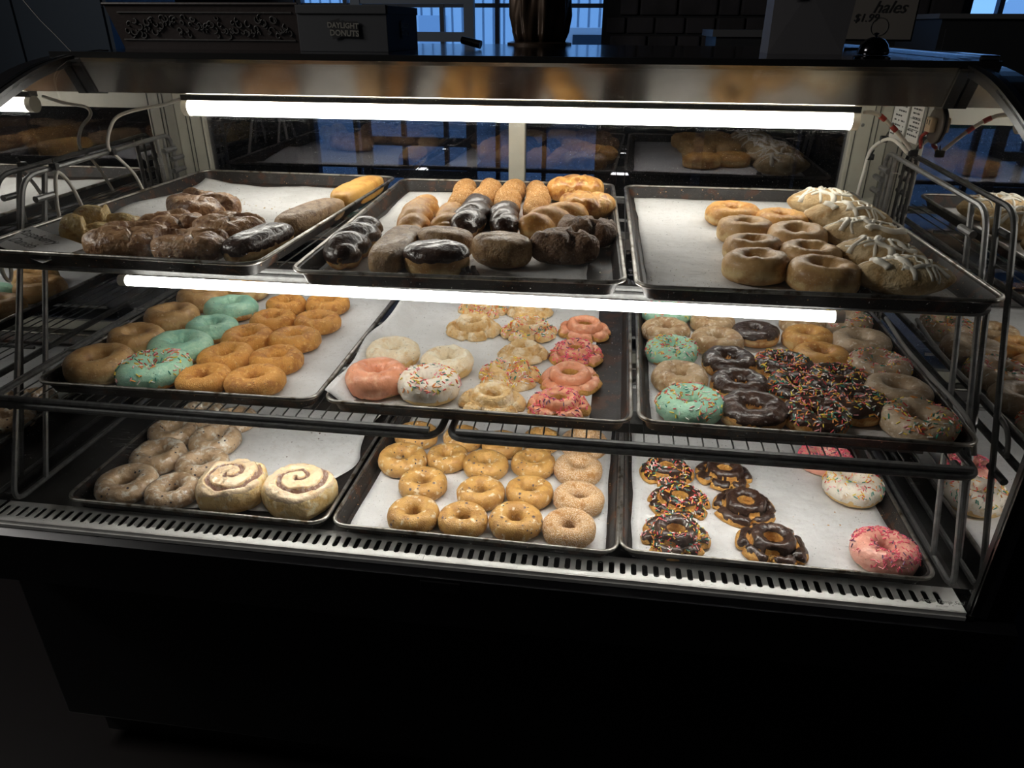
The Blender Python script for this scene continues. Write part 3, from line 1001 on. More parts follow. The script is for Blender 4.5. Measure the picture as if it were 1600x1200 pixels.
# kind, x, y, width, axis length (0 = round), axis angle, label
ITEMS = {
'T1': [
 ('danish', -0.5385, 0.1159, 0.1218, 0, 0, 'glazed danish in the front row beside the handwritten card'),
 ('danish', -0.4317, 0.1106, 0.1112, 0, 0, 'glazed danish in the front row beside the chocolate bar, top left tray'),
 ('danish', -0.5288, 0.2184, 0.1041, 0, 0, 'dark glazed danish behind the front row, beside the pale knot pastry'),
 ('danish', -0.426, 0.214, 0.114, 0, 0, 'glazed danish behind the chocolate bar on the top left tray'),
 ('danish', -0.546, 0.343, 0.1243, 0, 0, 'lighter golden danish lying rearmost of the five danishes'),
 ('knot', -0.646, 0.169, 0.039, 0.0457, 0.503, 'pale golden knotted pastry in the corner above the handwritten card'),
 ('knot', -0.6515, 0.231, 0.0366, 0.0718, 0.282, 'pale golden knotted pastry just behind the front danish'),
 ('barchoc', -0.3455, 0.1495, 0.0509, 0.1149, 1.387, 'chocolate iced long bar at front right of top left tray'),
 ('barmaple', -0.334, 0.3265, 0.0558, 0.1496, 1.383, 'plain brown glazed long bar between the chocolate bar and the golden bar'),
 ('barcream', -0.3215, 0.542, 0.0565, 0.1667, 1.481, 'golden long bar with yellow cream oozing from its end'),
],
'T2': [
 ('twistchoc', -0.2035, 0.1755, 0.0512, 0.1557, 1.667, 'chocolate coated twist in the front left corner of top middle tray'),
 ('barmaple', -0.1305, 0.1535, 0.0575, 0.153, 1.59, 'brown glazed long bar standing between two chocolate pastries, front row'),
 ('ovalchoc', -0.055, 0.095, 0.094, 0, 0, 'oval filled donut with chocolate top leaking dark filling'),
 ('oval', -0.065, 0.185, 0.0897, 0, 0, 'brown glazed oval donut behind the chocolate topped oval'),
 ('oval', 0.027, 0.16, 0.0918, 0, 0, 'shiny tan oval donut alone beside the cinnamon knot, front row'),
 ('fritter', 0.118, 0.188, 0.0997, 0, 0, 'dark cinnamon fritter nearest the glass on the top middle tray'),
 ('fritter', 0.146, 0.283, 0.0927, 0, 0, 'dark cinnamon fritter second from the front, beside the tray wall'),
 ('twistglz', 0.085, 0.3665, 0.0508, 0.1268, 0.948, 'large brown glazed folded twist between fritters and plain twists'),
 ('croissant', 0.11, 0.608, 0.1082, 0, 0, 'golden glazed knot at the back right corner of the top middle tray'),
 ('croissant', 0.135, 0.467, 0.0987, 0, 0, 'golden glazed knot second from the back at the right wall'),
 ('twistglz', -0.149, 0.3495, 0.0491, 0.2036, 1.649, 'left of the two golden glazed twists behind the brown long bar'),
 ('twistglz', -0.094, 0.344, 0.0442, 0.128, 1.586, 'right of the two golden glazed twists, touching the chocolate twist'),
 ('twistcin', -0.108, 0.5395, 0.0428, 0.2238, 1.651, 'cinnamon sugar twist, leftmost of the four at the back'),
 ('twistcin', -0.0655, 0.5694, 0.0437, 0.1629, 1.61, 'cinnamon sugar twist, second from left of the four at the back'),
 ('twistcin', -0.013, 0.5366, 0.0454, 0.2281, 1.654, 'cinnamon sugar twist, third from left of the four at the back'),
 ('twistcin', 0.038, 0.5336, 0.0425, 0.2363, 1.663, 'cinnamon sugar twist, rightmost of the four, beside the golden knots'),
 ('twistchoc', -0.0575, 0.376, 0.0496, 0.1803, 1.632, 'chocolate coated twist, left of the pair in the middle of the tray'),
 ('twistchoc', 0.002, 0.3645, 0.0444, 0.1375, 1.658, 'chocolate coated twist, right of the pair in the middle of the tray'),
],
'T3': [
 ('glzgold', 0.4001, 0.4729, 0.0968, 0, 0, 'pale golden ring donut, rearmost left on the top right tray'),
 ('glzgold', 0.4779, 0.4351, 0.0915, 0, 0, 'golden ring donut at the rear beside the iced turnover'),
 ('glz', 0.4041, 0.3472, 0.0906, 0, 0, 'glazed ring donut second from the back in the left column'),
 ('glz', 0.4759, 0.3028, 0.0932, 0, 0, 'glazed ring donut second from the back in the right column'),
 ('glz', 0.3988, 0.2341, 0.087, 0, 0, 'glazed ring donut third from the back in the left column'),
 ('glz', 0.4742, 0.2049, 0.0889, 0, 0, 'glazed ring donut third from the back in the right column'),
 ('glz', 0.3897, 0.1425, 0.0929, 0, 0, 'glazed ring donut at the front of the left column, top right tray'),
 ('glz', 0.4708, 0.1105, 0.0977, 0, 0, 'glazed ring donut nearest the glass on the top right tray'),
 ('turnover', 0.577, 0.554, 0.1197, 0, 0, 'icing drizzled turnover, rearmost of the five'),
 ('turnover', 0.583, 0.426, 0.1293, 0, 0, 'icing drizzled turnover, second from the back, thickest icing'),
 ('turnover', 0.577, 0.309, 0.1206, 0, 0, 'icing drizzled turnover in the middle of the five'),
 ('turnover', 0.571, 0.203, 0.1144, 0, 0, 'icing drizzled turnover, second from the front'),
 ('turnover', 0.5705, 0.109, 0.1189, 0, 0, 'icing drizzled turnover nearest the glass, darkest of the five'),
],
'M1': [
 ('glz', -0.6234, 0.0927, 0.1063, 0, 0, 'large tan glazed donut in the front left corner of middle left tray'),
 ('glz', -0.629, 0.199, 0.0946, 0, 0, 'tan glazed donut second from front in the leftmost column'),
 ('glz', -0.625, 0.306, 0.0992, 0, 0, 'tan glazed donut third from front in the leftmost column'),
 ('glz', -0.6267, 0.4213, 0.0997, 0, 0, 'tan glazed donut fourth from front, under the light tube'),
 ('glz', -0.5654, 0.4837, 0.0934, 0, 0, 'tan glazed donut at the back, almost hidden by the light tube'),
 ('mintspr', -0.5246, 0.0876, 0.1112, 0, 0, 'mint green iced donut with sprinkles on the middle left tray'),
 ('mint', -0.5371, 0.1834, 0.1044, 0, 0, 'plain mint iced donut just behind the sprinkled mint one'),
 ('mint', -0.5268, 0.2724, 0.0909, 0, 0, 'plain mint iced donut, middle one of three without sprinkles'),
 ('mint', -0.542, 0.374, 0.1003, 0, 0, 'plain mint iced donut, rearmost of three without sprinkles'),
 ('cake', -0.4346, 0.0754, 0.0869, 0, 0, 'golden cake donut in the front row touching the sprinkled mint donut'),
 ('cake', -0.3518, 0.0796, 0.0934, 0, 0, 'golden cake donut at the front right end, with cracked side'),
 ('cake', -0.4402, 0.1574, 0.0922, 0, 0, 'golden cake donut second row, left of two'),
 ('cake', -0.354, 0.1633, 0.0887, 0, 0, 'golden cake donut second row, right of two'),
 ('cake', -0.443, 0.242, 0.0901, 0, 0, 'golden cake donut third row, left of two'),
 ('cake', -0.358, 0.2463, 0.0919, 0, 0, 'golden cake donut third row, right of two'),
 ('cake', -0.438, 0.334, 0.0848, 0, 0, 'golden cake donut fourth row, left of two'),
 ('cake', -0.351, 0.337, 0.0868, 0, 0, 'golden cake donut fourth row, right of two'),
 ('cake', -0.449, 0.421, 0.0794, 0, 0, 'golden cake donut in the back row, left of two'),
 ('cake', -0.367, 0.433, 0.0884, 0, 0, 'golden cake donut in the back row, right of two'),
],
'M2': [
 ('van', -0.1678, 0.212, 0.0892, 0, 0, 'cream iced ring donut behind the smooth pink one'),
 ('pink', -0.1645, 0.1111, 0.0958, 0, 0, 'smooth pink iced ring donut in the front left corner'),
 ('van', -0.069, 0.19, 0.0858, 0, 0, 'cream iced ring donut behind the white donut with sprinkles'),
 ('vanspr', -0.0783, 0.0979, 0.0939, 0, 0, 'white iced donut with rainbow sprinkles beside the smooth pink donut'),
 ('of', -0.059, 0.373, 0.1058, 0, 0, 'plain old fashioned donut, leftmost on the centre tray, third row'),
 ('ofspr', 0.046, 0.372, 0.1072, 0, 0, 'cream old fashioned donut with sprinkles, left of the rear pink one'),
 ('ofpink', 0.148, 0.391, 0.1004, 0, 0, 'pink iced old fashioned donut without sprinkles, the rear one'),
 ('of', 0.047, 0.271, 0.0912, 0, 0, 'plain old fashioned donut in the middle of its column'),
 ('ofpinkspr', 0.139, 0.276, 0.0973, 0, 0, 'pink old fashioned donut with pink sprinkles, the rear one'),
 ('ofspr', 0.0365, 0.1803, 0.1039, 0, 0, 'cream old fashioned donut with orange and yellow sprinkles, second row'),
 ('ofpink', 0.1356, 0.1746, 0.1023, 0, 0, 'pink iced old fashioned donut without sprinkles, nearer the front'),
 ('of', 0.0235, 0.0859, 0.1038, 0, 0, 'plain old fashioned donut in the front row by the tray rim'),
 ('ofpinkspr', 0.1244, 0.0833, 0.0985, 0, 0, 'pink old fashioned donut with pink sprinkles, in the front row'),
 ('ofspr', -0.06, 0.478, 0.1002, 0, 0, 'sprinkled old fashioned donut at the back left, cut off by the tube'),
 ('of', 0.035, 0.481, 0.0945, 0, 0, 'plain old fashioned donut at the back, cut off by the tube'),
],
'M3': [
 ('mintspr', 0.3023, 0.474, 0.0917, 0, 0, 'mint iced sprinkled donut, rearmost of three, mostly hidden'),
 ('glzpale', 0.2977, 0.391, 0.0898, 0, 0, 'pale glazed donut third from front in the left column'),
 ('glzpale', 0.387, 0.448, 0.0825, 0, 0, 'pale glazed donut in the back row beside the chocolate one'),
 ('glzpale', 0.386, 0.354, 0.0935, 0, 0, 'pale glazed donut behind the rear chocolate ring, second column'),
 ('choc', 0.459, 0.398, 0.084, 0, 0, 'chocolate iced ring donut, rearmost of four without sprinkles'),
 ('mintspr', 0.303, 0.296, 0.0883, 0, 0, 'mint iced sprinkled donut, middle one of three'),
 ('choc', 0.394, 0.264, 0.0876, 0, 0, 'chocolate iced ring donut with bare dough in its hole'),
 ('glzpale', 0.309, 0.192, 0.0899, 0, 0, 'pale glazed donut between two mint sprinkled donuts'),
 ('choc', 0.3991, 0.1743, 0.0897, 0, 0, 'chocolate iced ring donut, second from the front'),
 ('mintspr', 0.318, 0.097, 0.0965, 0, 0, 'mint iced sprinkled donut in the front left corner, right tray'),
 ('choc', 0.4067, 0.0883, 0.0966, 0, 0, 'chocolate iced ring donut nearest the front rim, no sprinkles'),
 ('glzpale', 0.5554, 0.468, 0.0845, 0, 0, 'pale glazed donut in the back row under the tube, right side'),
 ('glzgold', 0.5482, 0.3887, 0.0894, 0, 0, 'golden brown glazed donut, rear one of two'),
 ('glzgold', 0.5518, 0.3052, 0.0931, 0, 0, 'golden brown glazed donut, front one of two'),
 ('glzspr', 0.6368, 0.4791, 0.0942, 0, 0, 'pale glazed donut with sprinkles at the back under the tube end'),
 ('glzwhite', 0.6333, 0.3709, 0.1014, 0, 0, 'whitish glazed ring donut, rear one of two by the right wall'),
 ('glzspr', 0.6338, 0.2738, 0.1005, 0, 0, 'pale glazed donut with sprinkles between the two whitish rings'),
 ('glzwhite', 0.6336, 0.1818, 0.1008, 0, 0, 'whitish glazed ring donut, front one of two by the right wall'),
 ('glzspr', 0.6333, 0.0907, 0.1014, 0, 0, 'pale glazed donut with sprinkles in the front right corner'),
 ('chocspr', 0.4798, 0.2544, 0.0954, 0, 0, 'chocolate sprinkled donut, rearmost of the five'),
 ('chocspr', 0.4828, 0.1687, 0.0936, 0, 0, 'chocolate sprinkled donut in the middle of the five'),
 ('chocspr', 0.555, 0.2162, 0.0886, 0, 0, 'chocolate sprinkled donut, rear right of the five'),
 ('chocspr', 0.5601, 0.1337, 0.0912, 0, 0, 'chocolate sprinkled donut, front right of the five'),
 ('chocspr', 0.4928, 0.0856, 0.0913, 0, 0, 'chocolate sprinkled donut touching the front rim'),
],
'B1': [
 ('blueglz', -0.6131, 0.0679, 0.1029, 0, 0, 'white glazed blueberry donut in the front left corner, bottom tray'),
 ('blueglz', -0.5251, 0.061, 0.0889, 0, 0, 'white glazed blueberry donut beside the cinnamon roll, front row'),
 ('blueglz', -0.6102, 0.1589, 0.1004, 0, 0, 'white glazed blueberry donut in the second row, left'),
 ('blueglz', -0.5169, 0.1434, 0.0921, 0, 0, 'white glazed blueberry donut in the second row, behind the roll'),
 ('blueglz', -0.6335, 0.2432, 0.0919, 0, 0, 'white glazed blueberry donut in the third row, left'),
 ('blueglz', -0.5366, 0.2277, 0.0963, 0, 0, 'white glazed blueberry donut in the third row, right'),
 ('blueglz', -0.6183, 0.3248, 0.0906, 0, 0, 'white glazed blueberry donut in the back row, left'),
 ('blueglz', -0.5388, 0.3116, 0.085, 0, 0, 'white glazed blueberry donut in the back row, right'),
 ('roll', -0.424, 0.0784, 0.1237, 0, 0, 'iced cinnamon roll, left of the two'),
 ('roll', -0.3074, 0.082, 0.1263, 0, 0, 'iced cinnamon roll, right of the two, beside the tray rim'),
],
'B2': [
 ('blue', -0.103, 0.0557, 0.0853, 0, 0, 'blueberry cake donut, leftmost of the front row'),
 ('blue', -0.021, 0.0537, 0.0813, 0, 0, 'blueberry cake donut, second from left in the front row'),
 ('blue', 0.064, 0.061, 0.0873, 0, 0, 'blueberry cake donut touching the front sugared donut'),
 ('sugar', 0.15, 0.0559, 0.0858, 0, 0, 'sugared donut nearest the front rim'),
 ('blue', -0.109, 0.143, 0.0843, 0, 0, 'blueberry cake donut, left end of the second row'),
 ('blue', -0.005, 0.131, 0.0828, 0, 0, 'blueberry cake donut, middle of the second row'),
 ('blue', 0.076, 0.145, 0.0819, 0, 0, 'blueberry cake donut in the second row beside the sugared one'),
 ('sugar', 0.16, 0.136, 0.0861, 0, 0, 'sugared donut, second from the front'),
 ('blue', -0.165, 0.212, 0.0889, 0, 0, 'blueberry cake donut by the left wall, third row'),
 ('blue', -0.086, 0.235, 0.0778, 0, 0, 'blueberry cake donut, second from left in the third row'),
 ('blue', -0.012, 0.217, 0.0833, 0, 0, 'blueberry cake donut with white glaze patches, third row'),
 ('blue', 0.073, 0.236, 0.0814, 0, 0, 'blueberry cake donut in the third row beside the sugared one'),
 ('sugar', 0.154, 0.227, 0.0872, 0, 0, 'sugared donut, third from the front'),
 ('blue', -0.162, 0.301, 0.0843, 0, 0, 'blueberry cake donut under the shelf edge, left end of back row'),
 ('blue', -0.072, 0.307, 0.0765, 0, 0, 'blueberry cake donut under the shelf edge, second in back row'),
 ('blue', 0.006, 0.294, 0.0778, 0, 0, 'blueberry cake donut under the shelf edge, third in back row'),
 ('blue', 0.079, 0.322, 0.0738, 0, 0, 'blueberry cake donut under the shelf edge, fourth in back row'),
 ('sugar', 0.161, 0.317, 0.0901, 0, 0, 'sugared donut, rearmost, under the shelf edge'),
],
'B3': [
 ('ofchocspr', 0.3132, 0.2576, 0.0979, 0, 0, 'chocolate old fashioned donut with sprinkles, rearmost of three'),
 ('ofchoc', 0.414, 0.261, 0.101, 0, 0, 'plain chocolate old fashioned donut, rearmost of three'),
 ('ofchocspr', 0.3293, 0.1661, 0.1048, 0, 0, 'chocolate old fashioned donut with sprinkles, middle of three'),
 ('ofchoc', 0.4369, 0.1654, 0.1048, 0, 0, 'plain chocolate old fashioned donut, middle of three'),
 ('ofchocspr', 0.3175, 0.0705, 0.1081, 0, 0, 'chocolate old fashioned donut with sprinkles, nearest the front rim'),
 ('ofchoc', 0.4641, 0.071, 0.1089, 0, 0, 'plain chocolate old fashioned donut, nearest the front rim'),
 ('vanspr', 0.626, 0.236, 0.0949, 0, 0, 'white iced ring donut with rainbow sprinkles on bottom right tray'),
 ('pinkspr', 0.6262, 0.0637, 0.0945, 0, 0, 'pink iced ring donut with pink sprinkles in the front right corner'),
 ('pinkspr', 0.603, 0.324, 0.0894, 0, 0, 'pink iced ring donut with sprinkles, half hidden by the shelf edge'),
],
}

# ------------------------------------------------------------------ pastries
from mathutils.bvhtree import BVHTree


def sstep(a, b, x):
    t = min(1, max(0, (x - a) / (b - a)))
    return t * t * (3 - 2 * t)


def loft(prof, nth, off=None, closed=True, post=None, flip=1):
    """prof(theta) -> [(rho, z)...]; off(theta, i, n, nz) -> offset along the profile normal"""
    vs, fs = [], []
    L = None
    for a in range(nth):
        th = 2 * PI * a / nth
        P = prof(th)
        L = len(P)
        for i, (r, z) in enumerate(P):
            if closed:
                p, q = P[i - 1], P[(i + 1) % L]
            else:
                p, q = P[max(i - 1, 0)], P[min(i + 1, L - 1)]
            tx, tz = q[0] - p[0], q[1] - p[1]
            ln = math.hypot(tx, tz) or 1
            nx, nz = flip * tz / ln, -flip * tx / ln
            if off:
                d = off(th, i, L, nz, r, z)
                r += nx * d
                z += nz * d
            x, y = r * math.cos(th), r * math.sin(th)
            if post:
                x, y, z = post(x, y, z)
            vs.append((x, y, z))
    for a in range(nth):
        b = (a + 1) % nth
        for i in range(L if closed else L - 1):
            j = (i + 1) % L
            fs.append((a * L + i, b * L + i, b * L + j, a * L + j))
    if not closed:
        fs.append(tuple(a * L for a in range(nth))[::-1])
        fs.append(tuple(a * L + L - 1 for a in range(nth)))
    return vs, fs


def fix(name, v, f, mat, mi=None):
    me = mesh(name, v, f, mat, mi)
    bm = bmesh.new()
    bm.from_mesh(me)
    bmesh.ops.recalc_face_normals(bm, faces=bm.faces)
    bm.to_mesh(me)
    bm.free()
    return me


def ring(sd, R=.045, hole=.0105, h=.034, lump=.03, sq=.85, nt=20, nth=48, off=None):
    def prof(th):
        c, s = math.cos(th), math.sin(th)
        n1 = noise.noise(Vector((c * 1.3, s * 1.3, sd)))
        n2 = noise.noise(Vector((c * 2.2, s * 2.2, sd + 9)))
        a = (R - hole) / 2 * (1 + lump * .9 * n2)
        rc = (R + hole) / 2 * (1 + lump * n1)
        b = h / 2 * (1 + lump * 1.2 * n2)
        out = []
        for j in range(nt):
            t = 2 * PI * j / nt
            ct, st = math.cos(t), math.sin(t)
            k = a * (abs(ct) ** sq) * (1 if ct > 0 else -1)
            zz = st if st > 0 else -abs(st) ** .62
            w = .0010 * fbm((R + a * ct) * c * 55, (R + a * ct) * s * 55, st * 1.2 + sd)
            out.append((rc + k + w * ct, max(0, b + b * zz * (1 if st > 0 else 1) + w * st)))
        return out
    return loft(prof, nth, off)


def cap_off(sd, thr, t=.0015, drip=.35):
    def off(th, i, L, nz, r, z):
        c, s = math.cos(th), math.sin(th)
        n = drip * fbm(c * 2.6, s * 2.6, sd + 3, 3) + drip * .5 * noise.noise(Vector((c * 7, s * 7, sd)))
        k = sstep(thr - .10, thr + .06, nz_top(z) + n)
        return -.0022 + (t + .0022) * k
    return off


HREF = [.034]


def nz_top(z):
    return (z / HREF[0] - .5) * 2


def old_fashioned(sd, R=.049, off=None, nth=72):
    rnd = random.Random(sd)
    nn = rnd.choice((5, 6, 6))
    cuts = [(2 * PI * (k + rnd.uniform(-.22, .22)) / nn, rnd.uniform(.18, .42), rnd.uniform(.05, .10)) for k in range(nn)]

    def prof(th):
        c, s = math.cos(th), math.sin(th)
        Ro = R * (1 + .05 * noise.noise(Vector((c * 2, s * 2, sd))))
        cut = 0
        for a, d, w in cuts:
            da = abs((th - a + PI) % (2 * PI) - PI)
            cut = max(cut, d * math.exp(-(da / w) ** 2))
        Ro *= 1 - cut
        hi = .0265 * (1 + .07 * noise.noise(Vector((c * 1.7, s * 1.7, sd + 4))))
        fl = .0150 + .004 * noise.noise(Vector((c * 2.4, s * 2.4, sd + 7))) - .022 * cut
        ri = .0115 * (1 + .16 * noise.noise(Vector((c * 3, s * 3, sd + 2))))
        gz = .0115 + .002 * noise.noise(Vector((c * 3, s * 3, sd + 12)))
        P = [(.0125, .0), (.0115, .006), (.0122, .014), (.0145, .022), (ri + .0065, hi - .003), (ri + .0105, hi), (ri + .0145, hi - .0012), (ri + .0178, hi - .006),
             (ri + .0186, gz + .005), (ri + .0196, gz), (ri + .0212, gz - .0008), (ri + .0228, gz + .002), (.73 * Ro, fl - .0015), (.80 * Ro, fl - .001), (.88 * Ro, fl - .0035), (.95 * Ro, fl - .0075),
             (Ro, max(.0035, fl * .26)), (Ro * .985, .0015), (Ro * .9, 0), (Ro * .6, 0)]
        for q in range(1, len(P)):
            if q < 17 and P[q][0] < P[q - 1][0]:
                P[q] = (P[q - 1][0] + .0002, P[q][1])
        return [(a, max(0, b + (.0013 * fbm(c * a * 150, s * a * 150, b * 60 + sd) if b > .003 else 0))) for a, b in P]
    return loft(prof, nth, off, flip=-1)


def of_off(sd, crack=True, t=.0013):
    def off(th, i, L, nz, r, z):
        c, s = math.cos(th), math.sin(th)
        k = sstep(.006, .0095, z + .006 * fbm(c * 3, s * 3, sd))
        if crack and 8 <= i <= 11:
            k *= sstep(.0, .25, fbm(c * 1.8, s * 1.8, sd + 5) + .24)
        if i < 3 or i > 17:
            k = 0
        return -.002 + (t + .002) * k
    return off


def dome(L, W, h, sd, e=.55, ez=.62, ex=1., nth=44, npf=16, dz=None, rmod=None, off=None, lump=.05):
    """cushion of length L and width W; ex < 1 makes the outline squarer, e / ez the shoulders fuller"""
    def prof(th):
        c, s = math.cos(th), math.sin(th)
        rr = (abs(c) ** (2 / ex) + abs(s) ** (2 / ex)) ** (-ex / 2) if ex != 1 else 1
        rr *= 1 + lump * noise.noise(Vector((c * 1.6, s * 1.6, sd)))
        if rmod:
            rr *= 1 + rmod(th)
        out = []
        for j in range(npf + 1):
            f = PI / 2 - PI * j / npf
            q = max(.012, abs(math.cos(f)) ** e)
            sn = math.sin(f)
            z = h / 2 * (1 + (abs(sn) ** ez) * (1 if sn > 0 else -1))
            out.append((rr * q, z))
        return out

    def post(x, y, z):
        X, Y = x * L / 2, y * W / 2
        if z > .003:
            k = z / h
            z += .0012 * fbm(X * 60, Y * 60, sd + z * 40)
            if dz:
                z += dz(X, Y, k) * sstep(.25, .8, k)
        return X, Y, max(0, z)

    def o2(th, i, n, nz, r, z):
        return off(th, i, n, nz, r, z) if off else 0
    # offsets are made in real units afterwards, so use two passes
    v, f = loft(prof, nth, None, False, post)
    if off:
        me = mesh('tmp', v, f, 'cake_dough')
        bm = bmesh.new()
        bm.from_mesh(me)
        bmesh.ops.recalc_face_normals(bm, faces=bm.faces)
        bm.normal_update()
        v = [tuple(q.co + q.normal * off(math.atan2(q.co.y, q.co.x), 0, 1, q.normal.z, 0, q.co.z)) for q in bm.verts]
        bm.free()
        bpy.data.meshes.remove(me)
    return v, f


def twist(L, w, sd, turns=1.6, nseg=46, n=22, h=.9, off=None, amp=.20):
    vs, fs = [], []
    rnd = random.Random(sd)
    ph = rnd.uniform(0, 6)
    Lf = L / 2 + w * .35
    for i in range(nseg + 1):
        u = -1 + 2 * i / nseg
        x = u * Lf
        end = max(.04, (1 - abs(u) ** 7)) ** .5 * (1 - .14 * u * u)
        by = .004 * math.sin(u * 3 + ph)
        for k in range(n):
            a = 2 * PI * k / n
            tw = ph + u * turns * PI
            r = w / 2 * end * (.74 + 1.35 * amp * abs(math.sin(a - tw)) ** .62)
            r *= 1 + .05 * noise.noise(Vector((x * 60, math.cos(a) * 2, math.sin(a) * 2 + sd)))
            y, z = by + r * math.cos(a), r * math.sin(a) * h
            z = max(z, -w * .36)
            d = off(x, a, z) if off else 0
            vs.append((x, y + d * math.cos(a), z + w * .36 + d * math.sin(a)))
    for i in range(nseg):
        for k in range(n):
            l = (k + 1) % n
            fs.append((i * n + k, i * n + l, (i + 1) * n + l, (i + 1) * n + k))
    fs.append(tuple(range(n))[::-1])
    fs.append(tuple(nseg * n + k for k in range(n)))
    return vs, fs


SPR = {'rainbow': ['white', 'red', 'orange', 'yellow', 'green', 'pink'], 'pink': ['hotpink', 'hotpink', 'hotpink', 'pink', 'purple', 'hotpink']}


def sprinkles(me, sd, n, pal, zmin, clump=.0, rmax=1.):
    """n little rods scattered over the upper side of a mesh"""
    rnd = random.Random(sd)
    mb = MB()
    polys = [p for p in me.polygons if p.normal.z > .12 and p.center.z > zmin and p.area > 1e-8]
    ws = []
    for p in polys:
        w = p.area
        q = noise.noise(Vector((p.center.x * 45, p.center.y * 45, sd)))
        w *= max(.04, 1 + clump * 3.2 * q)
        ws.append(w)
    if not polys:
        return None
    cols = SPR[pal]
    for p in rnd.choices(polys, ws, k=n):
        vs = [me.vertices[i].co for i in p.vertices]
        a, b = rnd.random(), rnd.random()
        pt = vs[0].lerp(vs[1], a).lerp(vs[-1].lerp(vs[2 % len(vs)], a), b)
        nn = p.normal
        t = Vector((rnd.gauss(0, 1), rnd.gauss(0, 1), rnd.gauss(0, 1)))
        t = (t - nn * t.dot(nn))
        if t.length < .01:
            continue
        t = t.normalized() + nn * rnd.uniform(-.12, .12)
        l = rnd.uniform(.0019, .0034)
        c = pt + nn * .0010
        mb.cur = rnd.randrange(6)
        mb.tube([c - t * l, c + t * l], .00080, 5)
    m2 = mesh('sprinkles', mb.v, mb.f, ['sprinkle_' + c for c in cols], mb.mi, True)
    m2.set_sharp_from_angle(angle=1.2)
    return m2


def drizzle(me, sd, n=7, z0=.0):
    """icing strings laid over a mesh"""
    bvh = BVHTree.FromPolygons([v.co for v in me.vertices], [tuple(p.vertices) for p in me.polygons])
    xs = [v.co.x for v in me.vertices]
    ys = [v.co.y for v in me.vertices]
    hx, hy = max(xs), max(ys)
    rnd = random.Random(sd)
    mb = MB()
    for k in range(n):
        cx, cy = (-.65 + 1.3 * (k + .5) / n) * hx, rnd.uniform(-.5, .45) * hy
        an = rnd.uniform(-.5, .5) + (PI / 2 if k % 3 else 0)
        ln = rnd.uniform(.35, .75) * hy
        wd = rnd.uniform(.0015, .0027) * (2.2 if k % 4 == 1 else 1)
        pts = []
        ph, am = rnd.uniform(0, 6), rnd.uniform(.002, .007)
        for i in range(19):
            t = i / 9 - 1
            q = am * math.sin(ph + t * 3.5)
            px = cx + math.cos(an) * ln * t - math.sin(an) * q
            py = cy + math.sin(an) * ln * t + math.cos(an) * q
            hit = bvh.ray_cast(Vector((px, py, .2)), Vector((0, 0, -1)))
            if hit[0] is not None:
                pts.append(hit[0] - hit[1] * wd * .25)
            elif len(pts) > 2:
                break
        if len(pts) > 3:
            rr = [wd * rnd.uniform(.75, 1.4) for i in range(len(pts))]
            rr = [(rr[max(i - 1, 0)] + rr[i] + rr[min(i + 1, len(rr) - 1)]) / 3 for i in range(len(rr))]
            mb.tube(pts, rr, 6)
    return mesh('drizzle', mb.v, mb.f, 'drizzle_icing', mb.mi, True)


def spiral(x, y, R, turns=1.95):
    """0 in the groove of a cinnamon roll, 1 on its ridges"""
    r = math.hypot(x, y)
    th = math.atan2(y, x)
    pitch = R / turns
    q = ((r - pitch * th / (2 * PI)) / pitch) % 1
    d = min(q, 1 - q) * pitch
    return d


CACHE = {}


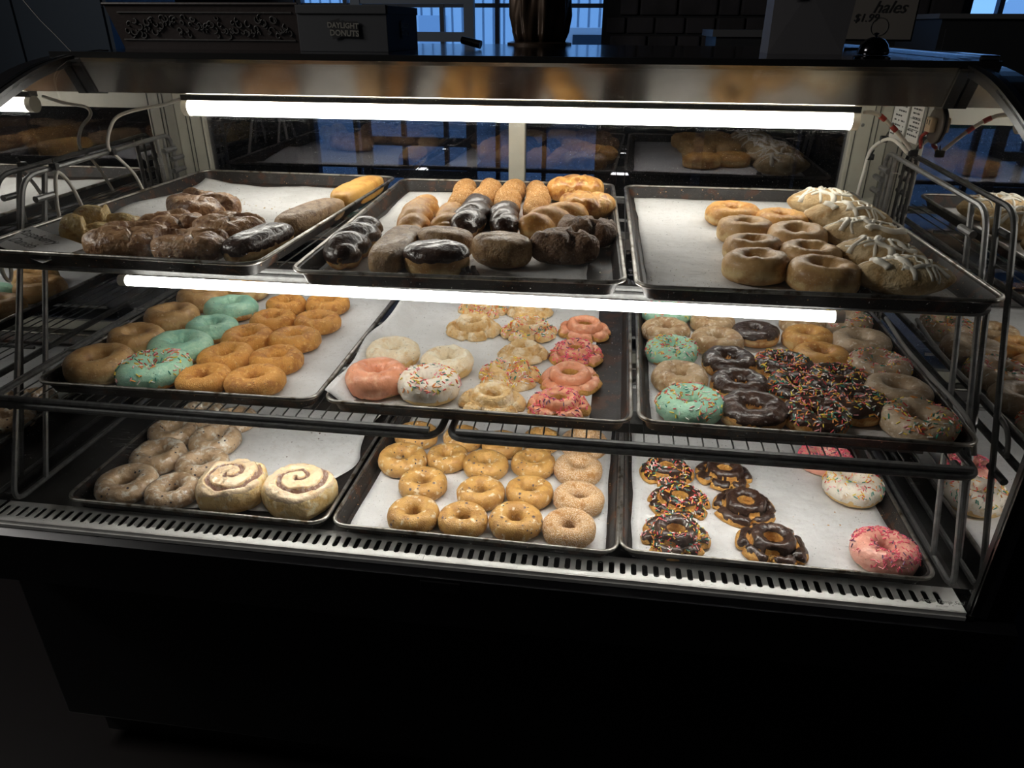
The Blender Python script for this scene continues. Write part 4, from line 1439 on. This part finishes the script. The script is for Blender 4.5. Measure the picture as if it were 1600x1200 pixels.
def variants(kind, v):
    """parts of one pastry: [(part name, mesh, kind flag)], reference diameter; a single entry means the thing is one mesh"""
    key = (kind, v)
    if key in CACHE:
        return CACHE[key]
    sd = 17 * v + sum(map(ord, kind))
    out, ref = [], .09
    HREF[0] = .034
    if kind in ('glz', 'glzgold', 'glzpale', 'glzwhite', 'cake', 'sugar', 'blue', 'blueglz', 'glzspr'):
        mat = {'glz': 'yeast_glaze', 'glzgold': 'yeast_gold', 'glzpale': 'yeast_pale', 'glzwhite': 'yeast_white', 'cake': 'cake_dough', 'sugar': 'sugared_dough', 'blue': 'blueberry_dough', 'blueglz': 'blueberry_glaze', 'glzspr': 'yeast_white'}[kind]
        kw = dict(glz=dict(h=.034, hole=.0125), glzgold=dict(h=.032, hole=.011), glzpale=dict(h=.031, hole=.0105, lump=.07), glzwhite=dict(h=.033, hole=.0125), cake=dict(h=.031, hole=.0120, lump=.05, sq=.95),
                  sugar=dict(h=.034, hole=.0105, sq=.95), blue=dict(h=.034, hole=.0120, lump=.035, sq=.95), blueglz=dict(h=.032, hole=.0140, lump=.045, sq=.95), glzspr=dict(h=.033, hole=.0125, lump=.05))[kind]
        vs, f = ring(sd, **kw)
        me = fix('donut', vs, f, mat)
        out.append(('dough', me, None))
        if kind == 'glzspr':
            out.append(('sprinkles', sprinkles(me, sd, 180, 'rainbow', .019, .6), 'stuff'))
    elif kind in ('mint', 'mintspr', 'choc', 'chocspr', 'van', 'vanspr', 'pink', 'pinkspr'):
        thr = {'mint': -.30, 'mintspr': -.55, 'choc': .22, 'chocspr': .12, 'van': -.1, 'vanspr': -.45, 'pink': -.85, 'pinkspr': -.75}[kind]
        mat = {'m': 'mint_icing', 'c': 'choc_icing', 'v': 'vanilla_icing', 'p': 'pink_icing'}[kind[0]]
        if kind == 'pinkspr':
            mat = 'rose_icing'
        if kind == 'vanspr':
            mat = 'white_icing'
        h = .035 if kind[0] in 'pv' else .032
        HREF[0] = h
        kw = dict(h=h, hole=.0120, lump=.05, sq=.95)
        vs, f = ring(sd, **kw)
        out.append(('dough', fix('dough', vs, f, 'dough_cream' if kind[0] in 'vp' else 'dough_side'), None))
        vs, f = ring(sd, nth=72, nt=28, off=cap_off(sd, thr), **kw)
        ic = fix('icing', vs, f, mat)
        out.append(('icing', ic, None))
        if kind.endswith('spr'):
            n = {'mintspr': 190, 'chocspr': 230, 'vanspr': 190, 'pinkspr': 300}[kind]
            out.append(('sprinkles', sprinkles(ic, sd, n, 'pink' if kind == 'pinkspr' else 'rainbow', .014, .5), 'stuff'))
    elif kind.startswith('of'):
        ref = .098
        body, icing, spr = {'of': ('of_dough', None, 0), 'ofspr': ('of_dough', None, 300), 'ofpink': ('of_side', 'pink_icing', 0), 'ofpinkspr': ('of_side', 'pink_icing', 240),
                            'ofchoc': ('of_side', 'choc_icing', 0), 'ofchocspr': ('of_side', 'choc_icing', 260)}[kind]
        vs, f = old_fashioned(sd)
        me = fix('dough', vs, f, body)
        out.append(('dough', me, None))
        if icing:
            vs, f = old_fashioned(sd, off=of_off(sd, 'choc' in kind, .0013))
            me = fix('icing', vs, f, icing)
            out.append(('icing', me, None))
        if spr:
            out.append(('sprinkles', sprinkles(me, sd, spr, 'pink' if kind == 'ofpinkspr' else 'rainbow', .007, .6), 'stuff'))
    elif kind == 'danish':
        ref = .11
        rnd = random.Random(sd)
        ang, o1 = rnd.uniform(0, 3), rnd.uniform(.004, .016)

        def dz(x, y, k):
            a = x * math.cos(ang) + y * math.sin(ang)
            b = -x * math.sin(ang) + y * math.cos(ang)
            g = -.012 * math.exp(-((a - o1) / .0045) ** 2) - .008 * math.exp(-((b + .012 + .3 * a) / .004) ** 2) * (a < o1)
            return g + .0055 * fbm(x * 30, y * 30, sd) + .004 * math.exp(-((a - o1 - .009) / .006) ** 2)
        vs, f = dome(.108, .094, .042, sd, e=.6, ez=.7, ex=.75, nth=56, npf=20, dz=dz, lump=.14, rmod=lambda t: .05 * math.sin(3 * t + sd))
        out.append(('danish', fix('danish', vs, f, 'danish_glaze'), None))
    elif kind == 'croissant':
        ref = .10

        def dz(x, y, k):
            a = x + .5 * y
            return -.008 * math.exp(-((a - .018) / .004) ** 2) - .006 * math.exp(-((a + .02) / .004) ** 2) + .003 * fbm(x * 35, y * 35, sd)
        vs, f = dome(.102, .084, .048, sd, e=.65, ez=.75, nth=52, npf=18, dz=dz, lump=.10, rmod=lambda t: .07 * math.cos(3 * t + 1 + sd))
        out.append(('croissant', fix('croissant', vs, f, 'croissant_gold'), None))
    elif kind == 'fritter':
        ref = .10

        def dz(x, y, k):
            return -.014 * math.exp(-((x - .012 - .2 * y) / .0045) ** 2) + .006 * fbm(x * 40, y * 40, sd)
        vs, f = dome(.104, .084, .048, sd, e=.6, ez=.75, nth=56, npf=20, dz=dz, lump=.12, rmod=lambda t: -.13 * math.exp(-((math.sin(t) - .98) / .06) ** 2) - .10 * math.exp(-((math.sin(t) + .98) / .06) ** 2))
        out.append(('fritter', fix('fritter', vs, f, 'fritter_glaze'), None))
    elif kind in ('oval', 'ovalchoc'):
        ref = .092
        HREF[0] = .044
        kw = dict(e=.5, ez=.6, lump=.04)
        vs, f = dome(.092, .070, .044, sd, **kw)
        if kind == 'oval':
            out.append(('donut', fix('donut', vs, f, 'maple_glaze'), None))
        else:
            out.append(('dough', fix('dough', vs, f, 'yeast_glaze'), None))

            def off(th, i, L, nz, r, z):
                return -.0025 + .0042 * sstep(.0255, .030, z + .004 * noise.noise(Vector((math.cos(th) * 2, math.sin(th) * 2, sd))))
            vs, f = dome(.092, .070, .044, sd, nth=72, npf=30, off=off, **kw)
            out.append(('icing', fix('icing', vs, f, 'choc_icing'), None))
            mb = MB()
            rnd = random.Random(4)
            for k in range(16):
                x, y, s = .044 + rnd.uniform(-.004, .012), rnd.uniform(-.026, .006), rnd.uniform(.003, .006)
                mb.lathe([(s, 0), (s * 1.1, s * .5), (s * .6, s * rnd.uniform(.9, 3.5)), (s * .1, s * 1.2)], 8, (x, y, 0))
            out.append(('filling', mesh('filling', mb.v, mb.f, 'turnover_filling', mb.mi), None))
    elif kind == 'turnover':
        ref = .12

        def dz(x, y, k):
            return .004 * fbm(x * 26, y * 26, sd) - .004 * math.exp(-((y + .012 - .2 * x) / .003) ** 2) * (x > 0)

        def rm(t):
            return .18 * max(0, math.cos(t)) ** 7 + .20 * max(0, -math.cos(t)) ** 7 - .16 * max(0, -math.sin(t)) ** 3 - .05 * abs(math.sin(2 * t))
        vs, f = dome(.112, .098, .050, sd, e=.92, ez=1.25, nth=56, npf=20, dz=dz, rmod=rm, lump=.08)
        me = fix('dough', vs, f, 'turnover_dough')
        out.append(('dough', me, None))
        mb = MB()
        rnd = random.Random(sd)
        for k in range(9):
            t = PI + rnd.uniform(-.30, .55)
            s = rnd.uniform(.0035, .006)
            mb.lathe([(s, 0), (s * 1.15, s * .8), (s * .7, s * 1.7), (s * .15, s * 1.9)], 9, (.050 * math.cos(t), .036 * math.sin(t) * 1.1, 0))
        out.append(('filling', mesh('filling', mb.v, mb.f, 'turnover_filling', mb.mi), None))
        out.append(('drizzle', drizzle(me, sd, 12), None))
    elif kind == 'roll':
        ref = .126
        R = .057
        H = .050

        def dz(x, y, k):
            d = spiral(x, y, R)
            return -.010 * math.exp(-(d / .0030) ** 2) + .0045 * fbm(x * 40, y * 40, sd)
        kw = dict(e=.30, ez=.30, nth=120, lump=.06, rmod=lambda t: .035 * math.sin(4 * t + v) + .02 * math.sin(2 * t))

        def prof_roll(off=None):
            def prof(th):
                c, s = math.cos(th), math.sin(th)
                rr = 1 + .05 * noise.noise(Vector((c * 1.6, s * 1.6, sd))) + .045 * math.sin(4 * th + v) + .03 * noise.noise(Vector((c * 4, s * 4, sd)))
                P = []
                for j in range(40):
                    q = .015 + j / 40 * .93
                    P.append((R * rr * q, H * (1 - .16 * q ** 4 + .08 * (1 - q))))
                for q, z in ((.985, .79), (1.02, .70), (1.035, .5), (1.02, .25), (.98, .05), (.9, 0), (.5, 0), (.05, 0)):
                    P.append((R * rr * q, H * z * (1 if z < .1 else 1 + .04 * noise.noise(Vector((c * 3, s * 3, z))))))
                return P
            return prof

        def post(x, y, z):
            if z > H * .82:
                z += dz(x, y, 1)
            return x, y, z
        vs, f = loft(prof_roll(), 130, None, False, post)
        mi = []
        for q in f:
            cx = sum(vs[i][0] for i in q) / len(q)
            cy = sum(vs[i][1] for i in q) / len(q)
            cz = sum(vs[i][2] for i in q) / len(q)
            mi.append(1 if (spiral(cx, cy, R) < .0042 and cz > H * .68 and math.hypot(cx, cy) < R * .95) else 0)
        out.append(('dough', fix('dough', vs, f, ['roll_dough', 'roll_cinnamon'], mi), None))

        def offr(th, i, L, nz, r, z):
            x, y = r * math.cos(th), r * math.sin(th)
            k = sstep(.0034, .0052, spiral(x, y, R) + .0016 * fbm(x * 70, y * 70, sd)) * sstep(.70, .82, z / H + .10 * fbm(x * 50, y * 50, sd + 3)) if i < 44 else 0
            return -.002 + .0032 * k if i < 46 else -.001
        vs, f = loft(prof_roll(), 130, offr, False, post, flip=-1)
        out.append(('icing', fix('icing', vs, f, 'roll_icing'), None))
    CACHE[key] = (out, ref)
    return CACHE[key]


def elongated(kind, L, w, sd):
    out = []
    if kind.startswith('bar'):
        full = L + w * .55
        wd, h = min(w, .055), .040
        HREF[0] = h
        kw = dict(e=.5, ez=.6, ex=.62, lump=.03)
        vs, f = dome(full, wd, h, sd, **kw)
        out.append(('dough', fix('dough', vs, f, {'barchoc': 'yeast_glaze', 'barmaple': 'maple_glaze', 'barcream': 'bar_gold'}[kind]), None))
        if kind == 'barchoc':
            def off(th, i, n, nz, r, z):
                return -.0025 + .0042 * sstep(.016, .021, z + .005 * fbm(math.cos(th) * 3, math.sin(th) * 3, sd))
            vs, f = dome(full, wd, h, sd, nth=80, npf=30, off=off, **kw)
            out.append(('icing', fix('icing', vs, f, 'choc_icing'), None))
        if kind == 'barcream':
            m = MB().tube(bez([(-full / 2 + .012, .0, .020), (-full / 2 - .004, -.002, .018), (-full / 2 - .008, -.004, .009), (-full / 2 - .007, -.006, .002)], 5), [.006] * 5 + [.0068] * 6 + [.0055] * 5, 10)
            out.append(('filling', mesh('filling', m.v, m.f, 'lemon_cream', m.mi), None))
    elif kind == 'knot':
        vs, f = twist(L, max(w, .042), sd, turns=1.0, amp=.24)
        f2 = [(x, y + .35 * x * abs(x) / .05, z * (1 + .5 * (x < 0))) for x, y, z in vs]
        out.append(('pastry', fix('pastry', f2, f, 'knot_pastry'), None))
    else:
        mat = {'twistglz': 'yeast_gold', 'twistcin': 'cinnamon_sugar', 'twistchoc': 'dough_side'}[kind]
        tn = .9 + L * 5.5
        w2 = w * 1.08
        vs, f = twist(L, w2, sd, tn, nseg=60, n=24, amp=.26)
        out.append(('dough', fix('dough', vs, f, mat if kind != 'twistglz' or L < .13 and False else mat), None))
        if kind == 'twistchoc':
            def off(x, a, z):
                return -.002 + .0036 * sstep(-.008, -.002, z + .004 * noise.noise(Vector((x * 60, a, sd))))
            vs, f = twist(L, w2, sd, tn, nseg=60, n=24, amp=.26, off=off)
            out.append(('icing', fix('icing', vs, f, 'choc_icing'), None))
    return out


KN = {'glz': ('glazed_ring_donut', 'glazed ring donuts'), 'glzgold': ('golden_ring_donut', 'golden ring donuts'), 'glzpale': ('pale_glazed_donut', 'pale glazed donuts'), 'glzwhite': ('white_glazed_donut', 'whitish glazed rings'),
      'glzspr': ('sprinkled_glazed_donut', 'pale glazed donuts with sprinkles'), 'cake': ('cake_donut', 'golden cake donuts'), 'sugar': ('sugared_donut', 'sugared donuts'), 'blue': ('blueberry_donut', 'blueberry cake donuts'),
      'blueglz': ('glazed_blueberry_donut', 'white glazed blueberry donuts'), 'mint': ('mint_iced_donut', 'plain mint iced donuts'), 'mintspr': ('mint_sprinkle_donut', 'mint iced donuts with sprinkles'),
      'choc': ('chocolate_ring_donut', 'chocolate iced rings'), 'chocspr': ('chocolate_sprinkle_donut', 'chocolate rings with sprinkles'), 'van': ('cream_iced_donut', 'cream iced rings'),
      'vanspr': ('white_sprinkle_donut', 'white iced rings with sprinkles'), 'pink': ('pink_iced_donut', 'smooth pink iced rings'), 'pinkspr': ('pink_sprinkle_donut', 'pink iced rings with sprinkles'),
      'of': ('old_fashioned_donut', 'plain old fashioned donuts'), 'ofspr': ('sprinkled_old_fashioned_donut', 'sprinkled old fashioned donuts'), 'ofpink': ('pink_old_fashioned_donut', 'pink old fashioned donuts'),
      'ofpinkspr': ('pink_sprinkled_old_fashioned_donut', 'pink old fashioned donuts with sprinkles'), 'ofchoc': ('chocolate_old_fashioned_donut', 'chocolate old fashioned donuts'),
      'ofchocspr': ('sprinkled_chocolate_old_fashioned_donut', 'chocolate old fashioned donuts with sprinkles'), 'danish': ('danish', 'glazed danishes'), 'croissant': ('golden_knot', 'golden glazed knots'),
      'fritter': ('cinnamon_fritter', 'dark cinnamon fritters'), 'oval': ('oval_donut', 'oval filled donuts'), 'ovalchoc': ('chocolate_oval_donut', 'oval filled donuts'), 'turnover': ('iced_turnover', 'icing drizzled turnovers'),
      'roll': ('cinnamon_roll', 'iced cinnamon rolls'), 'barchoc': ('chocolate_bar_donut', 'long bars'), 'barmaple': ('maple_bar_donut', 'long bars'), 'barcream': ('cream_bar_donut', 'long bars'),
      'knot': ('knotted_pastry', 'pale knotted pastries'), 'twistchoc': ('chocolate_twist', 'chocolate coated twists'), 'twistglz': ('glazed_twist', 'golden glazed twists'), 'twistcin': ('cinnamon_twist', 'cinnamon sugar twists')}
CAT = {'danish': 'danish', 'turnover': 'turnover', 'roll': 'cinnamon roll', 'knot': 'pastry', 'croissant': 'pastry', 'fritter': 'fritter'}
rnd = random.Random(5)
cnt = 0
for tk, rows in ITEMS.items():
    tx, ty, ta, tz = TRAYS[tk]
    zf = tz - .0236
    for (kind, x, y, d, L, ang, label) in rows:
        cnt += 1
        nm, grp = KN[kind]
        if L:
            parts, s = elongated(kind, L, d, cnt), 1.
            rz = ang
        else:
            parts, ref = variants(kind, cnt % 3)
            s = d / ref
            rz = rnd.uniform(0, 6.28)
            if kind in ('oval', 'ovalchoc', 'fritter', 'croissant'):
                rz = rnd.uniform(-.15, .15)
            if kind == 'turnover':
                rz = -.18 + rnd.uniform(-.12, .12)
            if kind == 'danish':
                rz = rnd.uniform(-.5, .5)
            if kind == 'roll':
                rz = 2.2 + 1.1 * (cnt % 2)
        zs = s if s < 1 else 1 + (s - 1) * .6
        if kind in ('glz', 'pink', 'vanspr'):
            zs *= 1.1
        tilt = (rnd.uniform(-.05, .05), rnd.uniform(-.05, .05)) if not L else (0, 0)
        zz = zf + (abs(tilt[0]) + abs(tilt[1])) * d * .22
        if len(parts) == 1:
            o = link(nm, parts[0][1], None, (x, y, zz), (*tilt, rz), (s, s, zs))
        else:
            o = link(nm, None, None, (x, y, zz), (*tilt, rz), (s, s, zs))
            for pn, me, kf in parts:
                p = link(pn, me, o)
                if kf:
                    p['kind'] = kf
        if 'tray' not in label and 'shelf edge' not in label:
            label += ', ' + TL[tk]
        tag(o, label, CAT.get(kind, 'donut'), grp + ' on the ' + TL[tk])

# crumbs scattered on the parchment
for tk, (cx, cy, n, mat) in {'T3': (.27, .15, 26, 'drizzle_icing'), 'M2': (-.03, .27, 30, 'vanilla_icing'), 'B1': (-.36, .30, 34, 'turnover_filling'), 'T1': (-.52, .45, 30, 'knot_pastry'), 'B3': (.56, .17, 14, 'of_side')}.items():
    m = MB()
    r2 = random.Random(cx)
    z = TRAYS[tk][3] - .0235
    for i in range(n):
        x, y, s = cx + r2.gauss(0, .045), cy + r2.gauss(0, .04), r2.uniform(.0006, .0018)
        m.lathe([(s * .6, 0), (s, s * .5), (s * .3, s)], 5, (x, y, z))
    o = m.build('crumbs', mat, kind='stuff')
    tag(o, 'loose crumbs scattered on the parchment of the ' + TL[tk], 'crumbs')

# ------------------------------------------------------------------ on and behind the case top
ZP = .6585
bx = empty('donut_box', (-.352, .70, ZP))
tag(bx, 'white cardboard bakery box with Daylight Donuts lettering on the case top', 'box')
m = MB().box(-.440, -.262, .615, .84, ZP, ZP + .078, .001)
b = part(m, 'carton', 'box_card', bx)
part(MB().box(-.4405, -.2615, .612, .618, ZP + .066, ZP + .081, .001).box(-.2625, -.2595, .615, .84, ZP + .066, ZP + .080, .001).box(-.438, -.264, .617, .838, ZP + .078, ZP + .0805), 'lid', 'box_card', bx)


def logo(parent, loc, rz, w):
    """dark flag-shaped panel with two lines of pale capitals"""
    lg = link('logo', None, parent)
    me = MB()
    P = [(-.5, .21), (-.1, .30), (-.09, .22), (.49, .22), (.52, -.24), (-.08, -.22), (-.36, -.31)]
    n = len(P)
    vs = [(x * w, y, z * w) for y in (0, -.0004) for x, z in P]
    me.add(vs, [tuple(range(n)), tuple(range(n, 2 * n))[::-1]] + [(i, (i + 1) % n, (i + 1) % n + n, i + n) for i in range(n)])
    bpy.data.objects.remove(lg)
    lg = link('logo', mesh('logo', me.v, me.f, 'logo_dark', None, False), parent, loc, (0, 0, rz))
    text('lettering', 'DAYLIGHT', w * .215, 'logo_light', lg, (0, -.0006, .09 * w), (PI / 2, .03, 0), bold=.0004)
    text('lettering', 'DONUTS', w * .235, 'logo_light', lg, (.03 * w, -.0006, -.13 * w), (PI / 2, .03, 0), bold=.0004)


logo(bx, tuple(Vector((-.348, .6118, ZP + .040)) - wpos(bx)), 0, .060)
logo(bx, tuple(Vector((-.2590, .73, ZP + .040)) - wpos(bx)), PI / 2, .060)

cv = empty('carved_tray', (-.66, .70, ZP))
tag(cv, 'dark wooden tray with carved relief front at the left end of the case top', 'tray')
m = MB()
m.add([(-.865, .655, ZP + .082), (-.845, .668, ZP), (-.462, .668, ZP), (-.455, .655, ZP + .082), (-.865, .80, ZP + .082), (-.845, .79, ZP), (-.462, .79, ZP), (-.455, .80, ZP + .082)],
      [(0, 1, 2, 3), (7, 6, 5, 4), (0, 4, 5, 1), (3, 2, 6, 7), (1, 5, 6, 2), (0, 3, 7, 4)])
part(m, 'body', 'dark_wood', cv)
part(MB().tube([(-.868, .655, ZP + .083), (-.453, .655, ZP + .083)], .003, 8), 'rim', 'dark_wood', cv)
m = MB()
rnd = random.Random(3)
for i in range(76):                                         # scrolls of the carved relief
    x = -.825 + i * .00462
    z = ZP + .042 + rnd.uniform(-.017, .017)
    y = .668 - (z - ZP) / .082 * .013 - .001
    rr = rnd.uniform(.004, .009)
    a0 = rnd.uniform(0, 6)
    pts = [(x + rr * (1 - t * .08) * math.cos(a0 + t * .55), y, z + rr * (1 - t * .08) * math.sin(a0 + t * .55)) for t in range(9)]
    m.tube(pts, .0016, 5)
part(m, 'relief', 'carved_relief', cv)
m = MB()
for z in (ZP + .018, ZP + .068):
    y = .668 - (z - ZP) / .082 * .013
    m.box(-.84, -.468, y - .002, y + .001, z - .0012, z + .0012)
part(m, 'relief_border', 'carved_relief', cv)

mk = MB().tube([(-.163, .84, ZP + .0185), (-.120, .83, ZP + .0095)], [.0075, .0085], 14)
tag(mk.build('marker_pen', 'gasket_black', smooth='auto'), 'short black marker lying on the case top before the window', 'marker')

st = empty('robe_figure', (-.035, 1.24, ZP))
tag(st, 'dark bronze figure whose pleated robe shows above the case top', 'statue')


def fold(a, z):
    return .10 * math.sin(a * 9 + z * 9) + .05 * math.sin(a * 17 - z * 14)


m = MB().lathe([(.060, .008), (.068, .03), (.074, .07), (.073, .12), (.070, .17), (.064, .22), (.062, .27), (.04, .30), (.028, .31)], 90, (-.035, 1.24, ZP), fold)
part(m, 'robe', 'bronze', st, smooth=True)
part(MB().lathe([(.085, 0), (.085, .006), (.075, .009), (.05, .009)], 40, (-.035, 1.24, ZP)), 'plinth', 'bronze', st, smooth='auto')
hd = MB().lathe([(.012, .305), (.024, .32), (.031, .345), (.028, .37), (.014, .39), (.003, .395)], 24, (-.035, 1.24, ZP))
part(hd, 'head', 'bronze', st, smooth=True)

bg = empty('paper_bag', (.54, .79, ZP))
tag(bg, 'plain dark grey paper bag standing on the case top, right of centre', 'bag')
m = MB()
m.add([(.468, .75, ZP), (.606, .74, ZP), (.606, .83, ZP), (.468, .84, ZP), (.466, .748, ZP + .24), (.625, .738, ZP + .24), (.618, .835, ZP + .24), (.470, .842, ZP + .24), (.528, .741, ZP + .11), (.603, .760, ZP + .12)],
      [(0, 3, 2, 1), (4, 5, 6, 7), (0, 1, 8), (0, 8, 4), (8, 5, 4), (8, 1, 5), (1, 2, 6, 5), (2, 3, 7, 6), (3, 0, 4, 7)])
part(m, 'bag', 'bag_paper', bg)
part(MB().box(.497, .522, .7385, .7395, ZP + .094, ZP + .101), 'print', 'logo_dark', bg)

sg = empty('price_sign', (.775, 1.12, ZP))
tag(sg, 'pale price card handwritten hales with a drawn circle in a stand', 'sign')
part(MB().box(.700, .846, 1.10, 1.102, ZP + .022, ZP + .19), 'card', 'sign_card', sg)
part(MB().box(.696, .85, 1.103, 1.107, ZP + .018, ZP + .194).box(.70, .846, 1.09, 1.15, ZP, ZP + .004).box(.763, .783, 1.104, 1.108, ZP + .004, ZP + .02), 'stand', 'bell_metal', sg)
t = text('writing', 'hales', .036, 'ink', sg, tuple(Vector((.785, 1.0992, ZP + .088)) - wpos(sg)), (PI / 2, 0, 0), .4)
text('writing', '$1.99', .024, 'ink', sg, tuple(Vector((.738, 1.0992, ZP + .066)) - wpos(sg)), (PI / 2, 0, 0), .2)
pts = [(.772 + .019 * math.cos(a * PI / 12), 1.0995, ZP + .048 + .019 * math.sin(a * PI / 12)) for a in range(24)]
part(MB().tube(pts, .0006, 5, closed=True), 'drawn_circle', 'ink', sg)

be = empty('call_bell', (.605, .545, ZP))
tag(be, 'round black call bell on the front edge of the case top', 'bell')
part(MB().lathe([(.030, 0), (.030, .003), (.026, .005), (.01, .005)], 32, (.605, .545, ZP)), 'base', 'bell_metal', be, smooth='auto')
part(MB().lathe([(.0245, .006), (.0252, .008), (.0245, .014), (.0215, .022), (.0155, .029), (.008, .0325), (.001, .0335)], 36, (.605, .545, ZP)), 'dome', 'bell_metal', be, smooth='auto')
part(MB().lathe([(.002, .033), (.002, .036), (.004, .037), (.004, .039), (.001, .040)], 16, (.605, .545, ZP)), 'plunger', 'bell_metal', be, smooth='auto')

cw_ = MB().tube(bez([(-.842, .50, ZP - .004), (-.868, .50, ZP + .026), (-.90, .50, ZP + .062), (-.945, .50, ZP + .13), (-.99, .50, ZP + .22)], 5), .0011, 6)
tag(cw_.build('hanging_cord', 'cable_grey', smooth=True), 'thin cord rising from the left end of the case top', 'cord')

# furniture behind the counter
rk = empty('rung_rack', (-.90, 3.1, -ZO))
tag(rk, 'tall metal rung rack standing before the big window, left of the statue', 'rack')
for x in (-1.16, -.58):
    part(MB().box(x - .025, x + .025, 3.08, 3.12, -ZO, 1.25), 'post', 'rack_paint', rk)
for i in range(11):
    z = -ZO + .12 + i * .17
    part(MB().box(-1.135, -.605, 3.085, 3.115, z - .022, z + .022), 'rung', 'rack_paint', rk)
dr = empty('storage_cabinet', (1.15, 3.2, -ZO))
tag(dr, 'low black cabinet against the dark stone wall behind the counter', 'cabinet')
part(MB().box(.62, 1.85, 3.02, 3.5, -ZO, .66), 'body', 'furniture_black', dr)
part(MB().box(.60, 1.87, 3.0, 3.52, .66, .69), 'worktop', 'furniture_edge', dr)
for x in (.64, 1.05, 1.46):
    d = part(MB().box(x, x + .38, 3.005, 3.02, -ZO + .1, .63), 'door', 'furniture_black', dr)
    part(MB().box(x + .33, x + .345, 2.995, 3.007, .3, .42), 'handle', 'furniture_edge', d)
ph = empty('telephone', (1.42, 3.05, .69))
tag(ph, 'black desk telephone lying on the low cabinet', 'telephone')
part(MB().box(1.30, 1.52, 3.03, 3.20, .69, .73, .01), 'body', 'rubber', ph)
part(MB().tube(bez([(1.28, 3.04, .765), (1.34, 3.04, .755), (1.45, 3.04, .74), (1.56, 3.04, .735)], 5), .02, 10), 'handset', 'rubber', ph, smooth=True)
tm = empty('wall_thermometer', (.56, 4.19, .82))
tag(tm, 'small white wall thermometer on the dark stone wall', 'thermometer')
part(MB().box(.515, .565, 4.17, 4.2, .80, 1.02, .004), 'plate', 'label_paper', tm)
part(MB().box(.537, .543, 4.167, 4.171, .82, 1.0), 'column', 'ink', tm)
nt = MB().box(.90, 1.06, 4.185, 4.2, .825, 1.05)
tag(nt.build('paper_notice', 'label_paper'), 'white paper notice on the dark stone wall', 'notice')
# rough stones of the dark wall beside the window
sw = empty('stone_wall', (1.1, 4.15, -ZO))
tag(sw, 'dark wall of rough uneven stones behind the low cabinet', 'wall')
part(MB().box(.05, 2.1, 4.15, 4.199, -ZO, 2.0), 'mortar', 'mortar', sw)
rnd = random.Random(11)
base = None
z = .55
while z < 1.15:
    x = .06 + rnd.uniform(0, .1)
    h = rnd.uniform(.09, .13)
    while x < 1.95:
        w = rnd.uniform(.12, .24)
        q = MB().box(x, x + w - .012, 4.115 + rnd.uniform(0, .02), 4.16, z, z + h - .012, .015)
        part(q, 'stone', 'stone', sw)
        x += w
    z += h
mo = empty('monitor_cabinet', (2.0, 2.7, -ZO))
tag(mo, 'tall black cabinet with a pale top edge below the small right window', 'cabinet')
part(MB().box(1.38, 2.35, 2.40, 2.88, -ZO, .735), 'body', 'furniture_black', mo)
part(MB().box(1.36, 2.37, 2.38, 2.90, .735, .752), 'top_edge', 'furniture_edge', mo)
part(MB().box(1.40, 1.85, 2.39, 2.40, -ZO + .1, .70), 'door', 'furniture_black', mo)
part(MB().box(1.87, 2.33, 2.39, 2.40, -ZO + .1, .70), 'door', 'furniture_black', mo)
pc = empty('blue_side_cabinet', (-2.7, 2.9, -ZO))
tag(pc, 'dark blue tall cupboard at the far left behind the counter', 'cupboard')
part(MB().box(-3.2, -2.25, 2.7, 3.3, -ZO, 1.5), 'body', 'wall_blue', pc)
part(MB().box(-3.18, -2.74, 2.685, 2.7, -ZO + .1, 1.45), 'door', 'wall_blue', pc)
part(MB().box(-2.71, -2.27, 2.685, 2.7, -ZO + .1, 1.45), 'door', 'wall_blue', pc)

# lift the whole scene so that the room floor is at z = 0 (the camera is placed already)
for o in list(COL.objects):
    if o.parent is None and o is not cam:
        o.location.z += ZO
